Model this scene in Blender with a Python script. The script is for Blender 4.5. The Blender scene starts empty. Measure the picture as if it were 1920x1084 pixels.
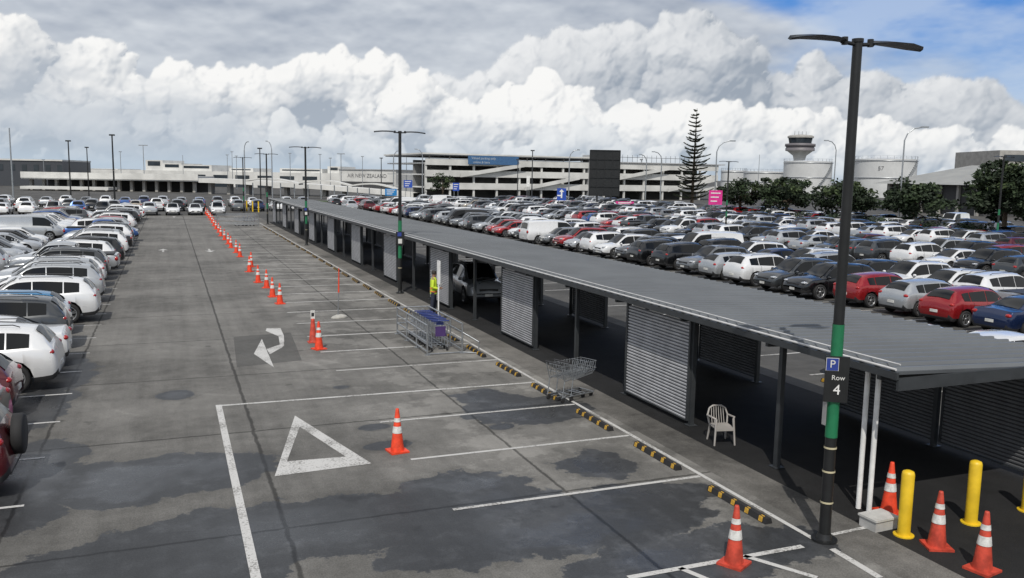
import bpy, bmesh, math, random
import numpy as np
from mathutils import Vector, Matrix
rnd = random.Random(11)
PI = math.pi
scn = bpy.context.scene
COL = scn.collection
CH = 5.6; FL = 1600.0; RHO = .0168; TH = math.atan(211/1600); YAW = math.atan(.402)
cR, sR, cT, sT, cY, sY = math.cos(RHO), math.sin(RHO), math.cos(TH), math.sin(TH), math.cos(YAW), math.sin(YAW)
# ---------------------------------------------------------------- photo <-> world helpers (surveying only)
def ray(px, py):
    u, v = px-960, py-542
    up, vp = cR*u+sR*v, cR*v-sR*u
    return FL*cT-vp*sT, FL*sT+vp*cT, up
def G(px, py, z=0.0):
    F, D, R = ray(px, py); t = (CH-z)/D
    return Vector((t*(F*sY+R*cY), t*(F*cY-R*sY), z))
def P(px, py, d):
    F, D, R = ray(px, py); t = d/F
    return Vector((t*(F*sY+R*cY), t*(F*cY-R*sY), CH-D*t))
def proj(X, Y, z):
    fw = X*sY+Y*cY; lat = X*cY-Y*sY; dn = CH-z
    dep = fw*cT+dn*sT
    if dep < .1: return (9999, 9999)
    vv = (dn*cT-fw*sT)/dep*FL; uu = lat/dep*FL
    return (960+cR*uu-sR*vv, 542+cR*vv+sR*uu)
def zat(py, X, Y):
    lo, hi = -2.0, 60.0
    for _ in range(40):
        mid = (lo+hi)/2
        if proj(X, Y, mid)[1] > py: lo = mid
        else: hi = mid
    return (lo+hi)/2
# ---------------------------------------------------------------- node helper
class NT:
    def __init__(s, nt): s.nt = nt
    def node(s, t, **kw):
        n = s.nt.nodes.new(t)
        for k, v in kw.items(): setattr(n, k, v)
        return n
    def put(s, sock, v):
        if isinstance(v, bpy.types.NodeSocket): s.nt.links.new(v, sock)
        elif v is not None:
            if sock.type == 'RGBA' and isinstance(v, (int, float)): v = (v, v, v, 1)
            elif sock.type == 'RGBA' and len(v) == 3: v = (*v, 1)
            sock.default_value = v
    def m(s, op, a, b=None, c=None, clamp=False):
        n = s.node('ShaderNodeMath', operation=op, use_clamp=clamp)
        s.put(n.inputs[0], a); s.put(n.inputs[1], b)
        if c is not None: s.put(n.inputs[2], c)
        return n.outputs[0]
    def vm(s, op, a, b=None):
        n = s.node('ShaderNodeVectorMath', operation=op)
        s.put(n.inputs[0], a); s.put(n.inputs[1], b)
        return n.outputs['Value'] if op in ('LENGTH', 'DOT_PRODUCT', 'DISTANCE') else n.outputs[0]
    def comb(s, x, y, z=0.0):
        n = s.node('ShaderNodeCombineXYZ')
        s.put(n.inputs[0], x); s.put(n.inputs[1], y); s.put(n.inputs[2], z); return n.outputs[0]
    def sep(s, v):
        n = s.node('ShaderNodeSeparateXYZ'); s.put(n.inputs[0], v); return n.outputs
    def noise(s, v, scale, detail=3, rough=.5, dist=0.0):
        n = s.node('ShaderNodeTexNoise')
        s.put(n.inputs['Vector'], v); s.put(n.inputs['Scale'], scale); s.put(n.inputs['Detail'], detail)
        s.put(n.inputs['Roughness'], rough); s.put(n.inputs['Distortion'], dist); return n.outputs[0]
    def ss(s, x, a, b, lo=0.0, hi=1.0):
        n = s.node('ShaderNodeMapRange', interpolation_type='SMOOTHSTEP')
        s.put(n.inputs[0], x); n.inputs[1].default_value = a; n.inputs[2].default_value = b
        n.inputs[3].default_value = lo; n.inputs[4].default_value = hi; return n.outputs[0]
    def mix(s, f, a, b, bt='MIX'):
        n = s.node('ShaderNodeMix', data_type='RGBA', blend_type=bt)
        s.put(n.inputs[0], f); s.put(n.inputs[6], a); s.put(n.inputs[7], b); return n.outputs[2]
MATS = {}
def mat(name, col, rough=.6, metal=0.0, var=.12, sc=3.0, coat=0.0, bump=0.0, spec=.5, col2=None):
    if name in MATS: return MATS[name]
    m = bpy.data.materials.new(name); m.use_nodes = True
    N = NT(m.node_tree); b = m.node_tree.nodes['Principled BSDF']
    tc = N.node('ShaderNodeTexCoord').outputs['Object']
    nz = N.noise(tc, sc, 3, .6)
    c2 = col2 or tuple(min(1, c*(1+var)) for c in col); c1 = tuple(c*(1-var) for c in col)
    N.put(b.inputs['Base Color'], N.mix(N.ss(nz, .3, .7), c1, c2))
    N.put(b.inputs['Roughness'], N.m('MULTIPLY_ADD', nz, .12, rough-.06, clamp=True))
    b.inputs['Metallic'].default_value = metal
    b.inputs['Coat Weight'].default_value = coat; b.inputs['Coat Roughness'].default_value = .05
    b.inputs['Specular IOR Level'].default_value = spec
    if bump:
        bn = N.node('ShaderNodeBump'); bn.inputs['Distance'].default_value = bump; bn.inputs['Strength'].default_value = .6
        N.put(bn.inputs['Height'], N.noise(tc, sc*8, 4)); N.put(b.inputs['Normal'], bn.outputs[0])
    MATS[name] = m; return m
# ---------------------------------------------------------------- mesh builder
class MB:
    def __init__(s): s.v = []; s.f = []; s.m = []; s.s = []
    def add(s, vs, fs, m=0, smooth=False):
        o = len(s.v); s.v += [tuple(p) for p in vs]
        for f in fs: s.f.append([i+o for i in f]); s.m.append(m); s.s.append(smooth)
        return s
    def box(s, x0, x1, y0, y1, z0, z1, m=0, M=None):
        vs = [Vector((x, y, z)) for x in (x0, x1) for y in (y0, y1) for z in (z0, z1)]
        if M is not None: vs = [M@p for p in vs]
        return s.add(vs, [(0,1,3,2), (4,6,7,5), (0,4,5,1), (2,3,7,6), (0,2,6,4), (1,5,7,3)], m)
    def cyl(s, p0, p1, r0, r1=None, n=8, m=0, caps=True):
        p0 = Vector(p0); p1 = Vector(p1); r1 = r0 if r1 is None else r1
        d = (p1-p0).normalized(); a = d.orthogonal().normalized(); b = d.cross(a)
        vs = []
        for p, r in ((p0, r0), (p1, r1)):
            for i in range(n):
                t = 2*PI*i/n; vs.append(p+a*r*math.cos(t)+b*r*math.sin(t))
        s.add(vs, [(i, (i+1) % n, n+(i+1) % n, n+i) for i in range(n)], m, True)
        if caps: s.add(vs[:n], [tuple(range(n))[::-1]], m); s.add(vs[n:], [tuple(range(n))], m)
        return s
    def tube(s, pts, r, n=6, m=0):
        for a, b in zip(pts[:-1], pts[1:]): s.cyl(a, b, r, r, n, m)
        return s
    def lathe(s, prof, n=16, m=0, c=(0, 0, 0), smooth=True):
        vs = []
        for r, z in prof:
            for i in range(n):
                t = 2*PI*i/n; vs.append((c[0]+r*math.cos(t), c[1]+r*math.sin(t), c[2]+z))
        fs = [(j*n+i, j*n+(i+1) % n, (j+1)*n+(i+1) % n, (j+1)*n+i) for j in range(len(prof)-1) for i in range(n)]
        return s.add(vs, fs, m, smooth)
    def poly(s, pts, m=0): return s.add(pts, [tuple(range(len(pts)))], m)
    def merge(s, o, M=None, mo=0):
        vs = [M@Vector(p) for p in o.v] if M is not None else o.v
        k = len(s.v); s.v += [tuple(p) for p in vs]
        for f, m, sm in zip(o.f, o.m, o.s): s.f.append([i+k for i in f]); s.m.append(m+mo if isinstance(mo, int) else mo[m]); s.s.append(sm)
        return s
    def mesh(s, name, mats, recalc=False, sharp=None):
        me = bpy.data.meshes.new(name); me.from_pydata(s.v, [], s.f)
        for m in mats: me.materials.append(m)
        me.polygons.foreach_set('material_index', s.m); me.polygons.foreach_set('use_smooth', s.s)
        if recalc:
            bm = bmesh.new(); bm.from_mesh(me); bmesh.ops.recalc_face_normals(bm, faces=bm.faces); bm.to_mesh(me); bm.free()
        if sharp: me.set_sharp_from_angle(angle=sharp)
        me.update(); return me
    def build(s, name, mats, parent=None, loc=(0, 0, 0), rot=(0, 0, 0), recalc=False, sharp=None):
        if not isinstance(mats, (list, tuple)): mats = [mats]
        return link(name, s.mesh(name, mats, recalc, sharp), parent, loc, rot)
def link(name, data, parent=None, loc=(0, 0, 0), rot=(0, 0, 0)):
    o = bpy.data.objects.new(name, data); COL.objects.link(o)
    o.parent = parent; o.location = loc; o.rotation_euler = rot; return o
def tag(o, label=None, cat=None, group=None, kind=None):
    for k, v in (('label', label), ('category', cat), ('group', group), ('kind', kind)):
        if v: o[k] = v
    return o
def thing(name, label, cat, loc=(0, 0, 0), rz=0, group=None):
    return tag(link(name, None, None, loc, (0, 0, rz)), label, cat, group)
def copy_tree(o, parent=None):
    c = o.copy(); COL.objects.link(c); c.parent = parent
    for ch in list(o.children): copy_tree(ch, c)
    return c
def text_part(body, size, m, parent, loc, rot=(PI/2, 0, 0), align='CENTER', name='lettering'):
    cu = bpy.data.curves.new('lettering', 'FONT'); cu.body = body; cu.size = size; cu.extrude = .004; cu.align_x = align; cu.align_y = 'CENTER'
    t = bpy.data.objects.new('t', cu); COL.objects.link(t)
    bpy.context.view_layer.update()
    me = bpy.data.meshes.new_from_object(t.evaluated_get(bpy.context.evaluated_depsgraph_get()))
    bpy.data.objects.remove(t); me.materials.clear(); me.materials.append(m)
    return link(name, me, parent, loc, rot)
def ordn(n):
    return f"{n}{'th' if 10 <= n % 100 <= 20 else {1:'st',2:'nd',3:'rd'}.get(n % 10, 'th')}"
# ---------------------------------------------------------------- materials
white_paint = mat('white_steel', (.75, .75, .74), .45)
galv = mat('galvanised', (.42, .44, .46), .35, .8, .15, 12)
black_metal = mat('black_metal', (.018, .019, .02), .4, .2)
dark_metal = mat('dark_metal', (.05, .055, .06), .45, .3)
green_p = mat('green_paint', (.015, .16, .07), .4)
blue_p = mat('blue_paint', (.02, .07, .38), .4)
badge_b = mat('badge_blue', (.025, .05, .26), .45)
orange = mat('cone_orange', (.72, .06, .02), .55, 0, .2, 8)
cone_dark = mat('cone_orange_faded', (.48, .055, .03), .6, 0, .3, 6)
reflect = mat('reflective_white', (.60, .60, .58), .4, 0, .25, 10)
yellow_p = mat('yellow_paint', (.72, .48, .02), .45, 0, .12)
stop_y = mat('stop_yellow', (.50, .29, .03), .6, 0, .3, 9)
rubber = mat('rubber', (.018, .018, .019), .8)
plastic_black = mat('black_plastic', (.03, .03, .032), .55)
concrete = mat('concrete', (.34, .33, .31), .8, 0, .15, .8)
conc_white = mat('white_concrete', (.60, .60, .58), .7, 0, .12, .25)
glass_dark = mat('dark_glass', (.006, .007, .008), .07, 0, .1, 1, spec=.4)
glass_b = mat('building_glass', (.03, .04, .05), .15, 0, .2, .3)
shadow_in = mat('shade_and_dark_wall', (.06, .061, .064), .8)  # dark tone painted for shade in openings and under decks; hall wall shares it
deck_in = mat('deck_interior_shade', (.13, .13, .13), .8, 0, .5, .12)  # dark tone painted for shade between the parking decks
rim_m = mat('alloy', (.45, .46, .47), .3, .8)
tail_red = mat('tail_lamp', (.35, .01, .01), .2, coat=.5)
head_l = mat('head_lamp', (.5, .52, .55), .1, .3, coat=.8)
plate_m = mat('number_plate_white', (.65, .65, .62), .5)
chair_w = mat('chair_plastic', (.36, .34, .32), .55)
bark = mat('bark', (.09, .07, .05), .9, 0, .3, 5)
# ---------------------------------------------------------------- camera
cam = bpy.data.cameras.new('camera'); co = bpy.data.objects.new('camera', cam); COL.objects.link(co); scn.camera = co
fwh = Vector((sY, cY, 0)); rt = Vector((cY, -sY, 0)); fo = fwh*cT-Vector((0, 0, sT)); upv = fwh*sT+Vector((0, 0, cT))
cx = rt*cR+upv*sR; cu_ = upv*cR-rt*sR
M = Matrix((cx, cu_, -fo)).transposed().to_4x4(); M.translation = (0, 0, CH)
co.matrix_world = M; cam.sensor_width = 36; cam.lens = FL/1920*36; cam.clip_end = 9000
# ---------------------------------------------------------------- light
SA = math.radians(28); SE = math.radians(50)
sun = bpy.data.lights.new('sun', 'SUN'); sun.energy = 3.0; sun.angle = math.radians(.5); sun.color = (1, .95, .87)
so = bpy.data.objects.new('sun', sun); COL.objects.link(so)
tv = Vector((math.cos(SE)*math.sin(SA), math.cos(SE)*math.cos(SA), -math.sin(SE)))
so.rotation_euler = tv.to_track_quat('-Z', 'Y').to_euler()
w = bpy.data.worlds.new('World'); scn.world = w; w.use_nodes = True
W = NT(w.node_tree); bg = w.node_tree.nodes['Background']
sky = W.node('ShaderNodeTexSky', sky_type='NISHITA', sun_disc=False)
sky.sun_elevation = SE; sky.sun_rotation = PI+SA; sky.air_density = 1.0; sky.dust_density = .6; sky.ozone_density = 1.5
gen = W.node('ShaderNodeTexCoord').outputs['Generated']
W.put(bg.inputs[0], W.mix(W.ss(W.noise(gen, 2.2, 2, .5), .38, .58), sky.outputs[0], (6.8, 6.9, 7.1))); bg.inputs[1].default_value = .1
# ---------------------------------------------------------------- sky backdrop with cumulus banks
def make_sky():
    S = .54; A0 = .86; E0 = -.02; E1 = .50
    Wd = int(2*A0*1600*S); Hd = int((E1-E0)*1600*S); rs = np.random.RandomState(8)
    jj, ii = np.mgrid[0:Hd, 0:Wd].astype(np.float32)
    az = (ii/(Wd-1)*2-1)*A0; el = E0+jj/(Hd-1)*(E1-E0)
    X = 960+1600*np.tan(np.clip(az, -1.2, 1.2)); U = 1600*np.tan(el)/np.cos(az)+(X-960)*.0168
    def vn(cw, ch):
        g = rs.rand(int(Hd/ch)+3, int(Wd/cw)+3).astype(np.float32); x = ii/cw; y = jj/ch
        xi = x.astype(int); yi = y.astype(int); fx = x-xi; fy = y-yi; fx = fx*fx*(3-2*fx); fy = fy*fy*(3-2*fy)
        return (g[yi, xi]*(1-fx)+g[yi, xi+1]*fx)*(1-fy)+(g[yi+1, xi]*(1-fx)+g[yi+1, xi+1]*fx)*fy
    def fbm(c, o, r=.5, asp=1.0):
        a = 0; t = 0; k = 1.0
        for _ in range(o): a = a+k*vn(c*asp, c); t += k; k *= r; c = max(c/2.03, 1.01)
        return a/t
    def blur(a, s):
        p = int(3*s)+1; b = np.pad(a, p, mode='edge'); fy = np.fft.fftfreq(b.shape[0])[:, None]; fx = np.fft.rfftfreq(b.shape[1])[None]
        return np.fft.irfft2(np.fft.rfft2(b)*np.exp(-2*(PI*s)**2*(fx*fx+fy*fy)), s=b.shape)[p:-p, p:-p].astype(np.float32)
    sst = lambda x, a, b: (lambda t: t*t*(3-2*t))(np.clip((x-a)/(b-a), 0, 1))
    def bank(tops, bottom, rmin, rmax, n, rag=26, soft=2.2):
        Z = np.full((Hd, Wd), -1e3, np.float32); tx = [p[0] for p in tops]; ty = [p[1] for p in tops]
        lump = [(rs.uniform(-400, 2300), rs.uniform(40, 130), rs.uniform(-1, 1)) for _ in range(60)]
        def stamp(x, y, z, r):
            x0, x1, y0, y1 = max(0, int(x-r)), min(Wd, int(x+r)+2), max(0, int(y-r)), min(Hd, int(y+r)+2)
            if x1 <= x0 or y1 <= y0: return
            d = r*r-(ii[y0:y1, x0:x1]-x)**2-(jj[y0:y1, x0:x1]-y)**2
            Z[y0:y1, x0:x1] = np.maximum(Z[y0:y1, x0:x1], np.where(d > 0, z+np.sqrt(np.maximum(d, 0)), -1e3))
        for _ in range(n):
            xp = rs.uniform(-700, 2620); a_ = math.atan((xp-960)/1600); gx = (a_/A0+1)/2*(Wd-1)
            top = np.interp(xp, tx, ty)+sum(rag*q*math.exp(-((xp-c)/s)**2) for c, s, q in lump)
            h = rs.rand()**.75; up = bottom+(top-bottom)*h; r = rs.uniform(rmin, rmax)*(.5+.5*h)*S
            e_ = math.atan((up-(xp-960)*.0168)*math.cos(a_)/1600); gy = (e_-E0)/(E1-E0)*(Hd-1)-r*.8
            gz = rs.uniform(0, 30)+(1-h)*34*S; stamp(gx, gy, gz, r)
            for _ in range(13):
                v = rs.normal(size=3); v[1] = v[1]*.8+.25; v[2] = abs(v[2]); v /= np.linalg.norm(v); rc = r*rs.uniform(.22, .5)
                c = np.array((gx, gy, gz))+v*r*.86; stamp(*c, rc)
                for _ in range(5):
                    q = rs.normal(size=3); q[1] += .3; q[2] = abs(q[2]); q /= np.linalg.norm(q); stamp(*(c+q*rc*.88), rc*rs.uniform(.25, .45))
        wx = (fbm(26, 5, .65)-.5)*26; wy = (fbm(26, 5, .65)-.5)*26
        Z = Z[np.clip((jj+wy).astype(int), 0, Hd-1), np.clip((ii+wx).astype(int), 0, Wd-1)]
        mk = (Z > -500).astype(np.float32); Zf = np.where(mk > 0, Z, 0); Zf = Zf+(fbm(10, 4, .65)-.5)*8
        Zs = blur(Zf, 1.0)*.6+blur(Zf, 5)*.4; gy, gx = np.gradient(Zs); lim = 1.3; gx = np.clip(gx, -lim, lim); gy = np.clip(gy, -lim, lim)
        nl = (gx*.42-gy*.66+.62)/np.sqrt(gx*gx+gy*gy+1)
        Zb = blur(Zf, 18); gyb, gxb = np.gradient(Zb); nb = (gxb*.42-gyb*.66+.62)/np.sqrt(gxb**2+gyb**2+1)
        al = sst(blur(mk, soft)+(fbm(7, 4, .7)-.5)*.55, .30, .80)
        return al, np.clip(nl, -.2, 1), np.clip((Zf-blur(Zf, 9))/14, -1, 1), nb
    def shade(b, dk, lt, base, amp=1.0, patch=None):
        a, nl, ao, nb = b; v = base+amp*(.52*(nl-.60)+.18*ao+.95*(nb-.58))
        if patch is not None: v = v+patch
        v = np.clip(v, 0, 1)[..., None]; return a[..., None], np.array(dk)*(1-v)+np.array(lt)*v
    t = sst(U, 0, 420)[..., None]; c = np.array((.42, .59, .78))*(1-t)+np.array((.06, .24, .66))*t
    # soft upper sheets, thick to the left, breaking into wisps to the right
    f1 = fbm(130, 7, .55, 2.6); f2 = np.roll(f1, -6, 0)
    dens = f1+.36-.00042*np.maximum(X-620, 0)-sst(U, 295, 345)*.17*sst(X, 800, 1250)-sst(X, 1350, 1700)*.16*sst(U, 200, 300)
    sh = np.clip(.50+(f1-f2)*5.0-(f1-.5)*1.5+(fbm(60, 5, .6, 1.6)-.5)*.7, 0, 1)[..., None]
    a = (sst(dens, .38, .62)*.95)[..., None]; c = c*(1-a)+a*(np.array((.33, .375, .45))*(1-sh)+np.array((.74, .77, .80))*sh)
    wi = fbm(90, 7, .62, 3.0); a = (sst(wi, .52, .78)*.55*sst(X, 900, 1500))[..., None]; c = c*(1-a)+a*np.array((.62, .70, .80))
    pt = (fbm(150, 5, .6, 1.9)-.5)*1.5
    for spec in (dict(tops=[(-700, 120), (700, 130), (850, 200), (960, 245), (1100, 262), (1250, 285), (1400, 275), (1500, 240), (1620, 225), (1750, 215), (1850, 180), (1950, 150), (2600, 140)], bottom=30, rmin=22, rmax=62, n=560, soft=3.6, k=(.40, .8), dk=(.33, .38, .45), lt=(.84, .85, .86)),
                 dict(tops=[(-700, 190), (-100, 235), (60, 238), (180, 205), (330, 212), (450, 178), (560, 195), (700, 218), (780, 195), (830, 125), (900, 145), (1010, 172), (1100, 140), (1250, 160), (1400, 135), (1600, 150), (1750, 140), (1900, 110), (2600, 120)], bottom=25, rmin=18, rmax=54, n=640, soft=1.8, k=(.54, 1.0), dk=(.38, .43, .50), lt=(.95, .945, .93)),
                 dict(tops=[(-700, 80), (200, 100), (500, 115), (800, 85), (1100, 95), (1400, 72), (2600, 68)], bottom=5, rmin=12, rmax=30, n=460, soft=1.8, k=(.48, .7), dk=(.42, .47, .54), lt=(.88, .89, .89))):
        b = bank(spec['tops'], spec['bottom'], spec['rmin'], spec['rmax'], spec['n'], soft=spec['soft']); a, cc = shade(b, spec['dk'], spec['lt'], spec['k'][0], spec['k'][1], pt*.5); c = c*(1-a)+cc*a; pt = np.roll(pt, 140, 1)
    g = (sst(fbm(70, 6, .62, 4.0), .50, .68)*sst(U, 330, 60)*.62)[..., None]; gs = fbm(30, 4, .6, 2)[..., None]; c = c*(1-g)+g*(np.array((.40, .45, .52))*(1-gs)+np.array((.62, .66, .71))*gs)
    hz = (np.exp(-np.maximum(U, 0)/42)*.85)[..., None]; c = c*(1-hz)+hz*np.array((.50, .60, .70))
    R = 5200.0; vs = np.stack([R*np.sin(az+YAW)*np.cos(el), R*np.cos(az+YAW)*np.cos(el), R*np.sin(el)+CH], -1).reshape(-1, 3)
    idx = np.arange(Hd*Wd).reshape(Hd, Wd); fs = np.stack([idx[:-1, :-1], idx[:-1, 1:], idx[1:, 1:], idx[1:, :-1]], -1).reshape(-1, 4)
    me = bpy.data.meshes.new('sky'); me.from_pydata(vs.tolist(), [], fs.tolist())
    ca = me.color_attributes.new('cloud_colour', 'FLOAT_COLOR', 'POINT'); ca.data.foreach_set('color', np.concatenate([np.clip(c, 0, 1), np.ones((Hd, Wd, 1))], -1).astype(np.float32).ravel())
    m = bpy.data.materials.new('sky_clouds'); m.use_nodes = True; nt = m.node_tree; nt.nodes.clear(); N = NT(nt)
    at = N.node('ShaderNodeAttribute', attribute_name='cloud_colour'); em = N.node('ShaderNodeEmission'); ou = N.node('ShaderNodeOutputMaterial')
    N.put(em.inputs[0], at.outputs[0]); nt.links.new(em.outputs[0], ou.inputs[0])
    try: m.cycles.emission_sampling = 'NONE'
    except Exception as e: print(e)
    me.materials.append(m); tag(link('sky', me), kind='structure')
make_sky()
# ---------------------------------------------------------------- ground materials
def gmat(name, lane=False, lo=.05, hi=.09, tint=(1, .99, .96)):
    m = bpy.data.materials.new(name); m.use_nodes = True; N = NT(m.node_tree); b = m.node_tree.nodes['Principled BSDF']
    pos = N.node('ShaderNodeTexCoord').outputs['Object']; x, y, z = N.sep(pos)
    n1 = N.noise(pos, .22, 4, .6); n2 = N.noise(pos, 1.7, 7, .75); n3 = N.noise(pos, 38, 3, .8)
    v = N.m('MULTIPLY_ADD', N.ss(n1, .32, .68), hi-lo, lo)
    v = N.m('MULTIPLY_ADD', N.m('SUBTRACT', n2, .5), (hi-lo)*2.2, v)
    if lane:
        st = N.noise(N.comb(N.m('MULTIPLY', x, 2.2), N.m('MULTIPLY', y, .09)), 1.0, 5, .65)
        v = N.m('MULTIPLY_ADD', N.m('SUBTRACT', st, .5), (hi-lo)*1.6, v)
        for (cp, rr, wd, am) in (((470, 705), 2.1, .16, .035), ((450, 720), 3.4, .12, .02), ((560, 760), 2.8, .1, -.02)):
            g = G(*cp); dd = N.m('SUBTRACT', N.vm('LENGTH', N.vm('SUBTRACT', N.comb(x, y), (g.x, g.y, 0))), rr)
            rg = N.ss(N.m('ABSOLUTE', dd), 0, wd, 1.0, 0.0); v = N.m('MULTIPLY_ADD', N.m('MULTIPLY', rg, N.ss(n1, .40, .6)), am, v)
    v = N.m('MULTIPLY', v, N.m('MULTIPLY_ADD', n3, 1.5, .25))
    wet = None
    if lane:
        lp = N.ss(N.noise(N.vm('ADD', pos, (31, 7, 0)), .55, 6, .65), .50, .56)
        lp = N.m('MULTIPLY', lp, N.ss(x, 2.5, 5.5)); v = N.m('MULTIPLY_ADD', lp, .06, v)
        wob = N.m('MULTIPLY_ADD', n2, .16, -.08)
        js = None
        for xj, wd in ((-2.55, .03), (1.55, .035), (6.45, .03), (9.75, .03)):
            d = N.m('ABSOLUTE', N.m('ADD', N.m('SUBTRACT', x, xj), wob)); q = N.ss(d, wd*.5, wd*1.6, 1.0, 0.0)
            js = q if js is None else N.m('MAXIMUM', js, q)
        d = N.m('PINGPONG', N.m('ADD', N.m('SUBTRACT', y, 2.3), wob), 2.75); js = N.m('MAXIMUM', js, N.ss(d, .012, .05, 1.0, 0.0))
        v = N.m('MULTIPLY', v, N.m('MULTIPLY_ADD', js, -.62, 1.0))
        blobs = [((300, 890), 2.2, 1.2), ((230, 915), 1.3, .9), ((820, 960), 2.4, 1.0), ((620, 985), 2.4, 1.2), ((1050, 1000), 3.0, .8), ((1190, 935), 1.7, .7), ((460, 1000), 1.6, 1.3),
                 ((1330, 1040), 2.4, .8), ((330, 1055), 1.8, 1.6), ((200, 1084), 2.3, 1.2), ((985, 768), 1.65, 1.25), ((915, 745), .8, .8), ((330, 741), .45, .5),
                 ((702, 801), .36, .28), ((728, 836), .55, .35), ((80, 760), .7, 2.2), ((60, 900), .9, 2.6), ((870, 905), 1.2, .6), ((1120, 870), .8, .8), ((140, 700), .6, 2.0), ((640, 727), .22, .2), ((940, 800), .3, .22)]  # long ovals in the left bays: darker, smoother patches sharing this mask
        dist = N.comb(N.m('MULTIPLY_ADD', N.noise(pos, 1.1, 7, .66), 1.8, -.9), N.m('MULTIPLY_ADD', N.noise(N.vm('ADD', pos, (9, 3, 5)), 1.1, 7, .66), 1.6, -.8))
        ps = N.vm('ADD', pos, dist); ps2 = N.vm('ADD', pos, N.vm('MULTIPLY', dist, (.3, .3, 0))); acc = None
        for (pp, rx, ry) in blobs:
            g = G(*pp)
            dd = N.vm('LENGTH', N.vm('MULTIPLY', N.vm('SUBTRACT', ps2 if rx < .6 else ps, (g.x, g.y, 0)), (1/rx, 1/ry, 0)))
            acc = dd if acc is None else N.m('MINIMUM', acc, dd)
        wet = N.ss(acc, .97, 1.01, 1.0, 0.0)
        edge = N.m('MULTIPLY', N.ss(acc, .9, 1.6, 1.0, 0.0), .22)
        v = N.m('MULTIPLY', v, N.m('SUBTRACT', 1.0, edge))
        wet_dark_n = N.m('MULTIPLY', wet, N.ss(n2, .30, .52, .5, 1.0))
        v = N.m('MULTIPLY', v, N.m('MULTIPLY_ADD', wet_dark_n, -.64, 1.0))
    oil = N.m('MULTIPLY', N.ss(N.noise(N.vm('ADD', pos, (3, 77, 0)), 1.1, 3, .5), .66, .74), .4)
    v = N.m('MULTIPLY', v, N.m('SUBTRACT', 1.0, oil))
    colr = N.vm('MULTIPLY', N.comb(v, v, v), tint)
    if wet is not None: colr = N.mix(wet, colr, N.vm('MULTIPLY', N.comb(v, v, v), (.96, 1.0, 1.06)))
    N.put(b.inputs['Base Color'], colr)
    if wet is None: b.inputs['Roughness'].default_value = .88
    else:
        pool = N.m('MULTIPLY', N.ss(acc, .45, .8, 1.0, 0.0), N.ss(n1, .42, .6))
        N.put(b.inputs['Roughness'], N.m('MULTIPLY_ADD', pool, -.26, N.m('MULTIPLY_ADD', wet, -.40, .88)))
    b.inputs['Specular IOR Level'].default_value = .28
    bn = N.node('ShaderNodeBump'); bn.inputs['Distance'].default_value = .012
    N.put(bn.inputs['Strength'], .6 if wet is None else N.m('MULTIPLY_ADD', wet, -.45, .65))
    N.put(bn.inputs['Height'], n3); N.put(b.inputs['Normal'], bn.outputs[0])
    return m
m_ground = gmat('asphalt', False, .06, .10, (1, .98, .94))
m_lane = gmat('worn_concrete_asphalt', True, .115, .185, (1, .97, .905))
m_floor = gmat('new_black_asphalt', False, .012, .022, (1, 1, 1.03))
m_path = gmat('footpath_asphalt', False, .08, .18, (1, .96, .89))
m_patch = gmat('patch_asphalt', False, .075, .11, (1, .98, .93))
def sheet(name, x0, x1, y0, y1, z, m, kind='structure'):
    b = MB(); b.poly([(x0, y0, z), (x1, y0, z), (x1, y1, z), (x0, y1, z)]); return tag(b.build(name, m), kind=kind)
sheet('ground', -5000, 8000, -500, 7000, 0, m_ground)
sheet('car_park_lane', -60, 9.55, -6, 116, .004, m_lane)
sheet('pavement', 9.55, 10.42, -6, 116, .004, m_path)
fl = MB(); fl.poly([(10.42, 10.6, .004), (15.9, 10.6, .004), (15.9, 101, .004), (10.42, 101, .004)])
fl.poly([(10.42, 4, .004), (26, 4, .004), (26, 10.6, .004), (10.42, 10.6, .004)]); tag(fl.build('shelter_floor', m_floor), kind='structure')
verge = mat('verge_grass', (.05, .085, .025), .9, 0, .35, .5)
sheet('verge', 91, 99, 20, 175, .012, verge); sheet('verge', 24, 90, 172, 178, .012, verge)
# ---------------------------------------------------------------- painted markings
def paintmat(name, lo, hi, thr):
    m = bpy.data.materials.new(name); m.use_nodes = True; N = NT(m.node_tree); b = m.node_tree.nodes['Principled BSDF']
    pos = N.node('ShaderNodeTexCoord').outputs['Object']
    wn = N.ss(N.m('ADD', N.noise(pos, 24, 5, .8), N.m('MULTIPLY_ADD', N.noise(pos, 1.1, 3), .5, -.25)), thr, thr+.08)
    N.put(b.inputs['Base Color'], N.mix(wn, (hi, hi*.99, hi*.96), (lo, lo*.97, lo*.91))); b.inputs['Roughness'].default_value = .75; return m
pm = paintmat('road_paint_worn', .20, .50, .54); pmf = paintmat('road_paint', .2, .52, .52)
def stripe(b, x0, y0, x1, y1, w, z=.009):
    a = Vector((x0, y0, z)); c = Vector((x1, y1, z)); n = (c-a).cross(Vector((0, 0, 1))).normalized()*w/2
    b.poly([a-n, c-n, c+n, a+n])
bl = MB(); k = 0; y = 13.15
while y < 100:
    if y < 19.5 or y > 22.5: stripe(bl, 4.28, y, 9.2, y, .09 if y < 25 else .12)
    y += 2.72
for kk in range(28): stripe(bl, -7.4, 13.1+2.6*kk, -2.42, 13.1+2.6*kk, .09)
tag(bl.build('bay_lines', pm), kind='structure')
bl = MB(); stripe(bl, .95, 4, .95, 21.25, .14); stripe(bl, .95, 21.17, 9.2, 21.0, .11, .0095); stripe(bl, 9.27, 10.1, 9.27, 98, .09, .0095)
for a, b2, wd in (((1178, 1084), (1505, 1025), .11), ((1395, 1043), (1532, 1084), .1), ((1275, 1066), (1345, 1095), .1), ((1560, 1030), (1650, 1084), .12), ((1560, 1003), (1622, 990), .08)):
    p, q = G(*a), G(*b2); stripe(bl, p.x, p.y, q.x, q.y, wd)
tag(bl.build('lane_lines', pmf), kind='structure')
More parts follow.
